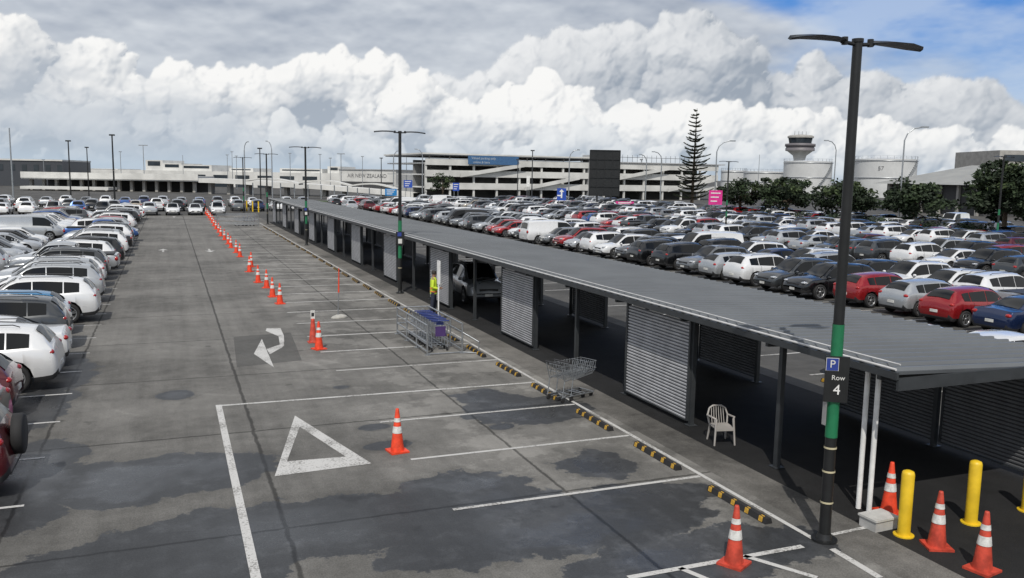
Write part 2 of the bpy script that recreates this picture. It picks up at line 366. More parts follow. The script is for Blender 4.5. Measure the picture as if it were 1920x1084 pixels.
rl = MB()
for xc in (32.7, 49.5, 65.8, 82.0):
    for kk in range(56): stripe(rl, xc-4.8, 20.9+2.6*kk, xc+4.8, 20.9+2.6*kk, .1, .006)
for kk in range(30): stripe(rl, 17.2, 11.2+2.72*kk, 22.2, 11.2+2.72*kk, .1, .006)
tag(rl.build('bay_lines', pm), kind='structure')
def gp(pts, z=.01): return [G(*p, 0)+Vector((0, 0, z)) for p in pts]
pt_ = MB(); pt_.poly(gp([(438, 632), (545, 624), (566, 676), (444, 689)], .0065)); tag(pt_.build('asphalt_patch', m_patch), kind='structure')
ar = MB()
o = gp([(553, 780), (697, 870), (515, 894)]); i_ = gp([(562, 801), (648, 857), (538, 866)])
for a in range(3): b2 = (a+1) % 3; ar.poly([o[a], o[b2], i_[b2], i_[a]])
ar.poly(gp([(491, 636), (514, 690), (476, 664)])); ar.poly(gp([(500, 655), (524, 647), (527, 653), (506, 665)], .0105))
for q in ([(524, 647), (532, 642), (533, 648), (527, 654)], [(522, 630), (532, 629), (533, 642), (525, 647)], [(500, 616), (526, 616), (532, 629), (522, 631), (498, 621)]):
    ar.poly(gp(q, .011))
def arrow(x, y, dr):
    for q in ([(x-.07, y-dr*1.3), (x+.07, y-dr*1.3), (x+.07, y+dr*.2), (x-.07, y+dr*.2)], [(x-.35, y+dr*.2), (x+.35, y+dr*.2), (x, y+dr*1.3)]):
        ar.poly([(a, b3, .01) for a, b3 in q])
g = G(306, 470); arrow(g.x, g.y, 1); g = G(393, 470); arrow(g.x, g.y, -1); g = G(326, 407); arrow(g.x, g.y, 1)
tag(ar.build('painted_arrows', pmf), kind='structure')
# ---------------------------------------------------------------- wheel stops
def prof(b, x, y0, y1, hgt=.095, wd=.15, m=0, grow=0.0):
    pr = [(-wd/2-grow, 0), (-wd/2+.03-grow, hgt+grow), (wd/2-.03+grow, hgt+grow), (wd/2+grow, 0)]
    vs = [(x+a, y0, z) for a, z in pr]+[(x+a, y1, z) for a, z in pr]
    b.add(vs, [(0, 1, 5, 4), (1, 2, 6, 5), (2, 3, 7, 6), (3, 2, 1, 0), (4, 5, 6, 7)], m)
ws = MB(); prof(ws, 0, -.82, .82); wy = MB()
wy.add([(-.078, -.05, .012), (-.050, -.035, .088), (-.078, .05, .012), (-.050, .065, .088), (.0, -.03, .0985), (.0, .05, .0985)], [(0, 1, 3, 2), (1, 4, 5, 3)])
y = 11.55; n = 0; wsr = None; wym = wy.mesh('reflector', [stop_y])
while y < 92:
    n += 1
    if wsr is None:
        wsr = thing('wheel_stop', '', 'wheel stop'); ws.build('rubber_block', rubber, wsr)
        for yy in (-.7, -.33, .05, .42, .72): link('reflector', wym, wsr, (-.004, yy, .001))
        o = wsr
    else: o = copy_tree(wsr)
    o.location = (8.98+rnd.uniform(-.03, .03), y+.12, .005); o.rotation_euler.z = rnd.uniform(-.03, .03)
    tag(o, f'black and yellow wheel stop, {ordn(n)} from near end of the row beside shelter', 'wheel stop', 'wheel stops at the heads of the parking bays')
    y += 2.72
o = copy_tree(wsr); o.location = (17.0, 17.8, .005); tag(o, 'black and yellow wheel stop seen through the shelter behind the rear panels', 'wheel stop', 'wheel stops at the heads of the parking bays')
# ---------------------------------------------------------------- shelter
PX0, PX1 = 10.95, 15.1
sh = thing('parking_shelter', 'long low dark grey canopy shelter with ribbed roof and corrugated silver side panels', 'shelter', (0, 0, 0))
RY0, RY1 = 9.85, 101.0
zr = lambda x: 2.68-(x-10.45)*.0396
roof_m = mat('roof_metal', (.085, .092, .10), .5, .1, .15, .5, spec=.35)
rib_m = mat('roof_rib', (.14, .15, .16), .45, .1, .1, .5, spec=.4)
rf = MB()
x0, x1 = 10.45, 15.5
rf.add([(x0, RY0, zr(x0)), (x1, RY0, zr(x1)), (x1, RY1, zr(x1)), (x0, RY1, zr(x0)), (x0, RY0, zr(x0)-.05), (x1, RY0, zr(x1)-.05), (x1, RY1, zr(x1)-.05), (x0, RY1, zr(x0)-.05)],
       [(0, 1, 2, 3), (4, 7, 6, 5), (0, 4, 5, 1), (2, 6, 7, 3), (1, 5, 6, 2), (0, 3, 7, 4)])
y = RY0+.08
while y < RY1-.1:
    vs = []
    for x in (x0, x1):
        for dy_, dz_ in ((-.05, .001), (-.022, .06), (.022, .06), (.05, .001)): vs.append((x, y+dy_, zr(x)+dz_))
    rf.add(vs, [(0, 4, 5, 1), (1, 5, 6, 2), (2, 6, 7, 3), (0, 1, 2, 3), (4, 7, 6, 5)], 1)
    y += .33
rf.build('roof', [roof_m, rib_m], sh)
fa = MB(); fa.box(10.40, 10.448, RY0-.05, RY1, 2.56, 2.675); fa.build('fascia', dark_metal, sh); fa = MB(); fa.box(10.452, 15.52, RY0-.05, RY0-.003, 2.38, 2.58); fa.build('end_fascia', dark_metal, sh); fa = MB(); fa.box(15.503, 15.55, RY0, RY1, 2.38, 2.49); fa.build('fascia', dark_metal, sh)
cw = mat('conduit_white', (.55, .55, .55), .5)
gt = MB(); gt.tube([(10.43, RY0, 2.715), (10.43, RY1, 2.715)], .022); gt.build('conduit', cw, sh)
gt = MB(); gt.tube([(10.62, RY0+.1, 2.76), (10.62, RY1, 2.76)], .014); gt.build('conduit', cw, sh)
pst = MB(); pst.box(-.05, .05, -.05, .05, 0, 2.5); pst.box(-.11, .11, -.11, .11, .006, .02)
pme = pst.mesh('post', [dark_metal])
raf = MB(); raf.add([(PX0-.4, -.04, 2.45), (PX1+.3, -.04, 2.28), (PX1+.3, -.04, 2.43), (PX0-.4, -.04, 2.61), (PX0-.4, .04, 2.45), (PX1+.3, .04, 2.28), (PX1+.3, .04, 2.43), (PX0-.4, .04, 2.61)],
    [(0, 1, 2, 3), (4, 7, 6, 5), (0, 4, 5, 1), (3, 2, 6, 7), (0, 3, 7, 4), (1, 5, 6, 2)]); rme = raf.mesh('rafter', [dark_metal])
YP = [10.3]+[13.1+3*k for k in range(30)]
for k, y in enumerate(YP):
    if k: link('post', pme, sh, (PX0, y, .005))
    p = link('post', pme, sh, (PX1, y, .005)); p.scale.z = .94
    link('rafter', rme, sh, (0, y, 0))
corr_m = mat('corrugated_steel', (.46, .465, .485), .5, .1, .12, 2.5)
corr_s = mat('corrugated_steel_groove_shade', (.16, .163, .172), .6, .1, .12, 2.5)  # darker copy of the steel, painting shade into the grooves
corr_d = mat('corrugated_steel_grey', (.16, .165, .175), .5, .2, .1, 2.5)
corr_e = mat('corrugated_steel_grey_groove_shade', (.06, .062, .066), .6, .1, .1, 2.5)  # darker copy of the grey steel, groove shade put into its colour
def corr(L, z0=.13, z1=2.42, per=.078):
    b = MB(); n = int((z1-z0)/per); s_ = per/.1
    for i in range(n):
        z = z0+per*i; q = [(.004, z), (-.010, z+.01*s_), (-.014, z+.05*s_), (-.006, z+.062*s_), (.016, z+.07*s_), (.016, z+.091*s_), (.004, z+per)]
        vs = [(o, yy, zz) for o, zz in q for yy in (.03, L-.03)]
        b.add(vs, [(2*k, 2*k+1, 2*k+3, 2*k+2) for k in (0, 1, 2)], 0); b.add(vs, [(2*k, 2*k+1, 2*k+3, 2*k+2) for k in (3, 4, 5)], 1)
    for yy in (0, L): b.box(-.03, .03, yy-.028, yy+.028, z0-.02, z1+.02, 2)
    b.box(-.024, .024, .03, L-.03, z0-.03, z0-.001, 2); b.box(-.024, .024, .03, L-.03, z1+.001, z1+.03, 2)
    return b
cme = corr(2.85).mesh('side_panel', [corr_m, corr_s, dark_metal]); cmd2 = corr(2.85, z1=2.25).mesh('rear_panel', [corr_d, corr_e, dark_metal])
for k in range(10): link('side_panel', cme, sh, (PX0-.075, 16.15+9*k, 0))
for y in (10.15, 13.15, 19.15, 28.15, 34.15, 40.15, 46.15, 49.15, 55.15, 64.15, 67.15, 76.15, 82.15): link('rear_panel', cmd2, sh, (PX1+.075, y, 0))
for q in (10.62, 10.86): b = MB(); b.tube([(10.88, q, .02), (10.88, q, 2.45)], .045, 10); b.build('downpipe', white_paint, sh)
tag(link('screen_panel', cmd2, None, (15.175, 6.9, 0)), 'grey corrugated screen panel standing past the near end of the shelter', 'screen')
gb = G(1646, 988)
ub = thing('utility_box', 'pale grey low utility box at the foot of the white downpipes', 'box', (gb.x, gb.y, .005), .05)
b = MB(); b.box(-.24, .24, -.17, .17, 0, .17); b.build('body', mat('box_grey', (.42, .42, .41), .5), ub); b = MB(); b.box(-.26, .26, -.19, .19, .171, .205); b.build('lid', mat('box_lid', (.52, .52, .5), .5), ub)
# ---------------------------------------------------------------- lamp posts
def ell_head():
    b = MB(); prof = [(0, .05), (.10, .13), (.3, .20), (.6, .23), (.85, .18), (.98, .05)]
    vs = []
    for x, hw in prof:
        z = .0+.035*math.sin(x*3.2)-.03*x
        vs += [(x, -hw, z), (x, 0, z+.04), (x, hw, z), (x, 0, z-.025)]
    fs = []
    for i in range(len(prof)-1):
        for j in range(4): fs.append((4*i+j, 4*i+(j+1) % 4, 4*i+4+(j+1) % 4, 4*i+4+j))
    fs += [(3, 2, 1, 0), (20, 21, 22, 23)]
    b.add(vs, fs, 0, False); return b
def lamp_post(X, Y, HH, label, near=False, rz=0, green=True):
    t = thing('lamp_post', label, 'lamp post', (X, Y, .004), rz, 'black double-headed lamp posts')
    b = MB(); b.cyl((0, 0, 0), (0, 0, HH), .092, .07, 14); b.cyl((0, 0, HH), (0, 0, HH+.05), .085, .085, 14); b.build('pole', black_metal, t)
    b = MB(); b.cyl((0, 0, 0), (0, 0, .035), .2, .2, 16); b.cyl((0, 0, .03), (0, 0, .12), .13, .1, 16); b.build('base_plate', black_metal, t)
    for s in (1, -1):
        b = MB(); b.cyl((.06*s, 0, HH-.03), (.3*s, 0, HH-.01), .03, .028); b.cyl((.24*s, 0, HH-.05), (.24*s, 0, HH+.06), .045, .045); b.build('arm', black_metal, t)
        ell_head().build('lamp_head', dark_metal, t, (.24*s, 0, HH-.0), (0, 0, 0 if s > 0 else PI))
    if green:
        for z0, z1 in ((1.68, 2.28), (2.95, 3.45)):
            r0 = .096-.022*z0/HH; b = MB(); b.cyl((0, 0, z0), (0, 0, z1), r0+.004, r0+.002, 14, caps=False); b.build('green_band', green_p, t)
        for z0 in ((.62, 1.12, 1.5) if near else (1.2,)):
            r0 = .1-.022*z0/HH; b = MB(); b.cyl((0, 0, z0), (0, 0, z0+.03), r0+.003, r0+.003, 14, caps=False); b.build('reflective_band', mat('cream_band', (.5, .45, .3), .5), t)
    return t
HP = 7.55
p1 = G(1545, 1013)
lp1 = lamp_post(p1.x, p1.y, zat(80, p1.x, p1.y), 'nearest tall black lamp post with green bands and Row 4 sign', True)
sgn = MB(); sgn.box(-.175, .175, -.125, -.10, 2.26, 2.97)
sp = link('sign_panel', sgn.mesh('sign_panel', [black_metal]), lp1, (0, 0, 0), (0, 0, -.55))
b = MB(); b.box(-.16, .01, -.135, -.1285, 2.755, 2.94); b.build('parking_badge', badge_b, sp)
b = MB(); b.box(-.168, .018, -.1283, -.1255, 2.747, 2.948); b.build('badge_border', conc_white, sp)
text_part('P', .165, conc_white, sp, (-.075, -.14, 2.85)); text_part('Row', .105, conc_white, sp, (.02, -.13, 2.64)); text_part('4', .22, white_paint, sp, (.01, -.13, 2.45))
b = MB(); b.box(-.15, -.14, -.02, .06, 1.88, 2.26); b.build('small_sign', mat('sign_back', (.4, .4, .4), .4, .5), lp1)
for pp, lb in [((750, 550), 'black lamp post beside the shelter next to the person in hi-vis'), ((575, 460), 'black lamp post beside the shelter, third from the camera')]:
    g = G(*pp); t = lamp_post(g.x, g.y, HP, lb); b = MB(); b.box(-.2, .2, -.13, -.105, 2.30, 2.93); s2 = b.build('sign_panel', black_metal, t, (0, 0, 0), (0, 0, -.2))
    b = MB(); b.box(-.12, .06, -.15, -.132, 2.72, 2.9); b.build('parking_badge', badge_b, s2); b = MB(); b.box(-.09, .09, -.15, -.132, 2.38, 2.6); b.build('row_plate', conc_white, s2)
lamp_post(9.9, 96.3, HP, 'black lamp post near the far end of the shelter, fourth from camera')
lamp_post(9.6, 124.0, HP, 'farthest black lamp post in line beyond the shelter')
g = P(1362, 400, 92); lamp_post(g.x, g.y, HP, 'black lamp post among parked cars left of the dark round trees')
g = P(1873, 400, 75); lamp_post(g.x, g.y, 8.0, 'black lamp post in front of the large dark tree at right')
# ---------------------------------------------------------------- traffic cones
cone_me = {}
def cone(g, label, faded=False):
    key = 'f' if faded else 'n'
    if key not in cone_me:
        mm = cone_dark if faded else orange
        b = MB(); b.lathe([(.142, .0), (.135, .07), (.035, .88), (.028, .9), (0, .9)], 18)
        bs = MB(); bs.box(-.19, .19, -.19, .19, 0, .035)
        c1 = MB(); c1.lathe([(.0975+.004, .40), (.0795+.004, .54)], 18); c2 = MB(); c2.lathe([(.068+.004, .63), (.058+.004, .71)], 18)
        cone_me[key] = (b.mesh('body', [mm]), bs.mesh('base', [mm]), c1.mesh('reflective_band', [reflect]), c2.mesh('reflective_band', [reflect]))
    t = thing('traffic_cone', label, 'traffic cone', g+Vector((0, 0, .006)), rnd.uniform(0, 1.5), 'orange traffic cones')
    for nm, me in zip(('body', 'base', 'reflective_band', 'reflective_band'), cone_me[key]): link(nm, me, t)
    return t
cone(G(745, 847), 'orange traffic cone standing alone to the right of the painted triangle')
cone(G(1376, 1058), 'faded red traffic cone in the bottom foreground left of lamp post', True)
cone(G(1666, 962), 'orange traffic cone between white downpipes and the first yellow bollard')
cone(G(1756, 1026), 'faded orange traffic cone between the two yellow bollards', True)
cone(G(1841, 1070), 'orange traffic cone at the bottom right corner of the view', True)
cone(G(598, 655), 'orange traffic cone beside the red and white post near the turn arrow')
rowc = [(525, 570), (511, 557), (500, 540), (484, 530), (468, 510), (471, 501), (450, 482), (443, 474), (433, 465), (428, 458), (421, 450), (414, 443), (410, 436), (405, 430), (401, 424), (398, 418), (395, 413), (392, 409), (389, 405), (386, 402)]
for i, p in enumerate(rowc): cone(G(*p), f'orange traffic cone, {ordn(i+1)} from the near end of the long cone line')
for p, lb in (((1694, 1004), 'yellow steel bollard nearest the white downpipes'), ((1820, 981), 'yellow steel bollard standing between the two right-hand cones'), ((1926, 958), 'yellow steel bollard cut off by the right edge')):
    g = G(*p); t = thing('bollard', lb, 'bollard', g+Vector((0, 0, .004)), 0, 'yellow bollards'); b = MB(); b.lathe([(.098, 0), (.098, 1.02), (.085, 1.06), (.04, 1.08), (0, 1.083)], 20); b.build('post', yellow_p, t)
    b = MB(); b.cyl((0, 0, 0), (0, 0, .018), .16, .16, 18); b.build('base_plate', yellow_p, t)
g = G(634, 596); t = thing('delineator_post', 'thin pole with orange top standing in white sandbag base', 'post', g)
b = MB(); b.cyl((0, 0, .1), (.03, 0, 1.15), .022, .02); b.build('pole', galv, t); b = MB(); b.cyl((.03, 0, 1.0), (.05, 0, 1.95), .03, .02); b.build('orange_marker', orange, t)
b = MB(); b.lathe([(0, .13), (.12, .13), (.26, .08), (.32, .03), (.31, 0)], 9); o = b.build('sandbag', mat('sandbag_white', (.42, .41, .38), .8, bump=.02), t, (.05, 0, 0), (0, 0, .5)); o.scale = (1.2, .7, 1)
g = G(587, 642); t = thing('marker_cone', 'narrow orange cone carrying a small white notice board, beside the other cone', 'traffic cone', g)
b = MB(); b.lathe([(.15, .03), (.13, .07), (.06, .75), (.05, .8), (0, .8)], 14); b.build('cone_body', cone_dark, t); b = MB(); b.box(-.17, .17, -.17, .17, 0, .03); b.build('base', cone_dark, t); b = MB(); b.box(-.07, .07, -.012, .012, .80, 1.08); b.build('notice_board', reflect, t); b = MB(); b.box(-.045, .045, -.017, -.0125, .88, 1.0); b.build('sign_symbol', plastic_black, t)
# ---------------------------------------------------------------- trolleys
blue_dull = mat('trolley_blue', (.03, .05, .20), .5)
def make_cart(blue, label, group, loc, rz):
    t = thing('luggage_trolley', label, 'trolley', loc, rz, group)
    b = MB(); r = .014
    for s in (-.26, .26):
        b.tube([(s, -.45, .14), (s, .45, .12)], r); b.tube([(s, -.42, .14), (s, -.36, .55), (s, -.5, 1.0)], r)
        b.tube([(s, -.36, .55), (s*.9, .4, .62)], r)
    b.tube([(-.26, .45, .12), (.26, .45, .12)], r); b.tube([(-.26, 0, .13), (.26, 0, .13)], r); b.tube([(-.1, -.45, .14), (-.1, .45, .12)], r*.7); b.tube([(.1, -.45, .14), (.1, .45, .12)], r*.7)
    b.build('frame', galv, t)
    b = MB(); q = .006; nn = 4 if blue else 9
    for i in range(nn):
        x = -.25+.5*i/(nn-1)
        b.tube([(x, -.40, .95), (x, -.33, .58), (x, .42, .66), (x, .5, .9)], q, 4)
    for i in range(nn):
        y = -.33+.8*i/(nn-1); z = .6+.09*i/(nn-1)
        b.tube([(-.27, y, .95), (-.25, y, z), (.25, y, z), (.27, y, .95)], q, 4)
    for z in (.75, .93):
        b.tube([(-.27, -.38, z), (-.27, .5, z), (.27, .5, z), (.27, -.38, z), (-.27, -.38, z)], q*1.4, 4)
    b.build('basket', galv, t)
    b = MB(); b.tube([(-.28, -.5, 1.0), (.28, -.5, 1.0)], .022, 8); b.build('handle', blue_dull if blue else plastic_black, t)
    if blue: b = MB(); b.box(-.12, .12, -.44, -.425, .86, .95); b.build('panel', blue_dull, t)
    for x, y in ((-.25, -.4), (.25, -.4), (-.2, .4), (.2, .4)):
        b = MB(); b.cyl((x-.018, y, .065), (x+.018, y, .065), .06, .06, 10); b.cyl((x, y, .06), (x, y, .14), .012, .012, 5); b.build('wheel', rubber, t)
    return t
g = G(1062, 748)
make_cart(False, 'front one of two nested grey wire trolleys beside the shelter', 'grey wire trolleys by the shelter', (g.x, g.y, .006), -1.2)
make_cart(False, 'rear one of two nested grey wire trolleys beside the shelter', 'grey wire trolleys by the shelter', (g.x+.28, g.y+.1, .006), -1.2)
tb = thing('trolley_bay', 'galvanised pipe rail bay holding the nested blue trolleys', 'trolley bay', (0, 0, 0))
BX0, BX1, BY0, BY1 = 7.35, 8.5, 25.3, 29.1
for x in (BX0, BX1):
    b = MB()
    for z in (.12, .4, .68, .95): b.tube([(x, BY0, z), (x, BY1, z)], .025)
    for y in (BY0, BY0+1.25, BY0+2.5, BY1): b.tube([(x, y, .005), (x, y, .97)], .028); b.box(x-.08, x+.08, y-.06, y+.06, .005, .02)
    b.build('side_rail', galv, tb)
b = MB(); [b.tube([(BX0, BY1, z), (BX1, BY1, z)], .025) for z in (.4, .95)]; b.build('end_rail', galv, tb)
b = MB(); b.tube([(BX0, BY0, .04), (BX1, BY0, .04), (BX1+.45, BY0-.3, .03), (BX1+.45, BY0-.3, .4), (BX1, BY0, .68)], .02); b.build('guide_rail', galv, tb)
c0 = None
for i in range(8):
    lb = f'blue luggage trolley, {ordn(i+1)} from the near end of the nested stack'
    if c0 is None: c0 = o = make_cart(True, lb, 'blue nested luggage trolleys', (0, 0, .006), 0)
    else: o = copy_tree(c0)
    o.location = (7.9, 26.2+.30*i, .006); o['label'] = lb
pb = MB(); pb.box(-.17, .17, -.51, -.49, .5, .82); pb.build('purple_panel', mat('purple_panel', (.06, .03, .13), .5), c0)
g = G(445, 424); tb2 = thing('trolley_bay', 'distant galvanised trolley bay frame beyond the cone line', 'trolley bay', g)
b = MB()
for x in (-2.0, 2.0):
    for yy in (-1.2, 1.2): b.tube([(x, yy, 0), (x, yy, 1.2)], .03)
for yy in (-1.2, 1.2):
    for z in (.3, .75, 1.2): b.tube([(-2, yy, z), (2, yy, z)], .03)
b.build('rails', galv, tb2)
for i in range(4):
    o = copy_tree(c0); o.location = (g.x+.2+.35*i, g.y, .006); o.rotation_euler.z = PI/2; o['label'] = f'blue trolley in the distant trolley bay, {ordn(i+1)} from its left'; o['group'] = 'trolleys in the distant bay'
g = G(822, 606); t = thing('sign_post', 'white upright sign post behind the blue trolleys', 'sign', g)
b = MB(); b.cyl((0, 0, 0), (0, 0, 2.3), .03, .03); b.build('pole', white_paint, t); b = MB(); b.box(-.02, .02, -.12, .12, 1.5, 2.4); b.build('sign_board', white_paint, t, (0, 0, 0), (0, 0, .1))
# ---------------------------------------------------------------- plastic chair
g = G(1351, 830); ch = thing('plastic_chair', 'grey white plastic garden chair with slatted back under the shelter', 'chair', (g.x, g.y, .006), math.radians(-14)); ch.scale = (.9, .9, .88)
b = MB(); b.box(-.23, .23, -.22, .22, .40, .43); b.box(-.21, .21, -.25, -.221, .36, .425); b.build('seat', chair_w, ch)
for x, y, x2, y2 in ((-.25, -.25, -.21, -.2), (.25, -.25, .21, -.2), (-.23, .28, -.2, .2), (.23, .28, .2, .2)):
    b = MB(); b.cyl((x, y, 0), (x2, y2, .64 if y < 0 else .42), .022, .03, 6); b.build('leg', chair_w, ch)
b = MB(); pts = [(-.22, .21, .42), (-.25, .27, .62), (-.2, .31, .78), (-.1, .33, .84), (.1, .33, .84), (.2, .31, .78), (.25, .27, .62), (.22, .21, .42)]; b.tube(pts, .022)
for i in range(6): x = -.15+.06*i; b.tube([(x, .215, .43), (x, .28, .62), (x*.95, .325, .82)], .011, 5)
b.build('backrest', chair_w, ch)
for s in (-1, 1): b = MB(); b.tube([(s*.21, -.2, .64), (s*.27, -.1, .66), (s*.26, .27, .62)], .024); b.build('armrest', chair_w, ch)
# ---------------------------------------------------------------- person
def skin_mesh(name, vs, es, rad, mats):
    me = bpy.data.meshes.new(name); me.from_pydata(vs, es, []); o = bpy.data.objects.new(name, me); COL.objects.link(o)
    sk = o.modifiers.new('s', 'SKIN'); sk.use_smooth_shade = True; o.modifiers.new('d', 'SUBSURF').levels = 1
    for i, r in enumerate(rad): me.skin_vertices[0].data[i].radius = (r if isinstance(r, tuple) else (r, r))
    me.skin_vertices[0].data[0].use_root = True
    bpy.context.view_layer.update()
    m2 = bpy.data.meshes.new_from_object(o.evaluated_get(bpy.context.evaluated_depsgraph_get())); bpy.data.objects.remove(o)
    m2.materials.clear(); [m2.materials.append(x) for x in mats]
    for p in m2.polygons: p.use_smooth = True
    return m2
def person(g, rz, label):
    t = thing('person', label, 'person', g+Vector((0, 0, .005)), rz)
    V = [(0, 0, .95), (0, 0, 1.12), (0, .01, 1.32), (0, .01, 1.45), (0, 0, 1.53), (0, -.01, 1.62), (0, -.01, 1.70)]; E = [(0, 1), (1, 2), (2, 3), (3, 4), (4, 5), (5, 6)]; Rd = [(.15, .11), (.14, .10), (.17, .11), (.12, .08), .055, .095, .085]
    for s in (-1, 1):
        k = len(V); V += [(s*.10, 0, .86), (s*.11, -.03 if s > 0 else .04, .50), (s*.12, -.02 if s > 0 else .10, .10), (s*.13, -.16 if s > 0 else -.04, .04)]; Rd += [.09, .058, .042, .04]; E += [(0, k), (k, k+1), (k+1, k+2), (k+2, k+3)]
        k = len(V); V += [(s*.20, .01, 1.42), (s*.26, .03, 1.15), (s*.20, -.20, 1.08), (s*.17, -.28, 1.09)]; Rd += [.058, .045, .033, (.04, .02)]; E += [(3, k), (k, k+1), (k+1, k+2), (k+2, k+3)]
        for j in range(5):
            a = len(V); ox = (-.035+.0175*j) if j < 4 else -s*.045
            V += [(s*.17+ox, -.325 if j < 4 else -.29, 1.085), (s*.17+ox, -.36 if j < 4 else -.32, 1.06)]; Rd += [.009, .008]; E += [(k+3, a), (a, a+1)]
    link('body', skin_mesh('body', V, E, Rd, [mat('skin', (.30, .17, .11), .5)]), t)
    b = MB()
    def el(z, rx, ry, n=16): return [(rx*math.cos(2*PI*i/n), ry*math.sin(2*PI*i/n), z) for i in range(n)]
    def loft(b, rings, m=0):
        n = len(rings[0]); vs = [p for r in rings for p in r]; b.add(vs, [(j*n+i, j*n+(i+1) % n, (j+1)*n+(i+1) % n, (j+1)*n+i) for j in range(len(rings)-1) for i in range(n)], m, True)
    loft(b, [el(.86, .2, .15), el(1.0, .19, .145), el(1.15, .185, .14), el(1.30, .205, .145), el(1.42, .20, .13), el(1.49, .12, .09), el(1.52, .075, .07)])
    for s in (-1, 1): b.cyl((s*.18, .01, 1.43), (s*.265, .03, 1.14), .078, .062, 12); b.cyl((s*.265, .03, 1.14), (s*.205, -.19, 1.08), .06, .048, 12)
    b.build('hi_vis_jacket', mat('hi_vis_yellow', (.55, .72, .04), .6), t)
    for z0, z1 in ((1.06, 1.11), (.93, .98)): b = MB(); loft(b, [el(z0, .198, .152), el(z1, .194, .149)]); b.build('reflective_tape', mat('tape_orange', (.85, .25, .05), .4), t)
    b = MB()
    for s, y1, y2 in ((-1, .04, .10), (1, -.03, -.02)): b.cyl((s*.09, 0, .93), (s*.11, y1, .5), .115, .08, 12); b.cyl((s*.11, y1, .5), (s*.12, y2, .08), .08, .065, 12)
    b.build('trousers', mat('navy_cloth', (.02, .025, .045), .8), t)
    b = MB(); b.lathe([(.105, 1.66), (.108, 1.70), (.095, 1.76), (.05, 1.795), (0, 1.80)], 14, c=(0, -.005, 0)); b.build('hair', mat('hair', (.02, .015, .012), .7), t)
    for s, y in ((-1, .02), (1, -.1)): b = MB(); b.box(s*.12-.05, s*.12+.05, y-.14, y+.13, 0, .09); b.build('shoe', rubber, t)
    fd = mat('face_dark', (.16, .08, .05), .5)
    for s in (-1, 1): b = MB(); b.box(s*.035-.012, s*.035+.012, -.112, -.104, 1.66, 1.672); b.build('eye', fd, t)
    b = MB(); b.box(-.012, .012, -.125, -.1, 1.625, 1.655); b.build('nose', fd, t); b = MB(); b.box(-.025, .025, -.109, -.1, 1.59, 1.598); b.build('mouth', fd, t)
    return t
person(G(813, 590), math.radians(70), 'person in yellow hi-vis jacket and dark trousers standing behind the trolleys')
gq = G(813, 590); b = MB(); b.box(-.11, .11, -.005, .005, -.14, .14); tag(b.build('paper_sheet', white_paint, None, (gq.x+.33, gq.y+.12, 1.15), (.5, .2, 1.2)), 'white sheet of paper held by the person in hi-vis', 'paper')
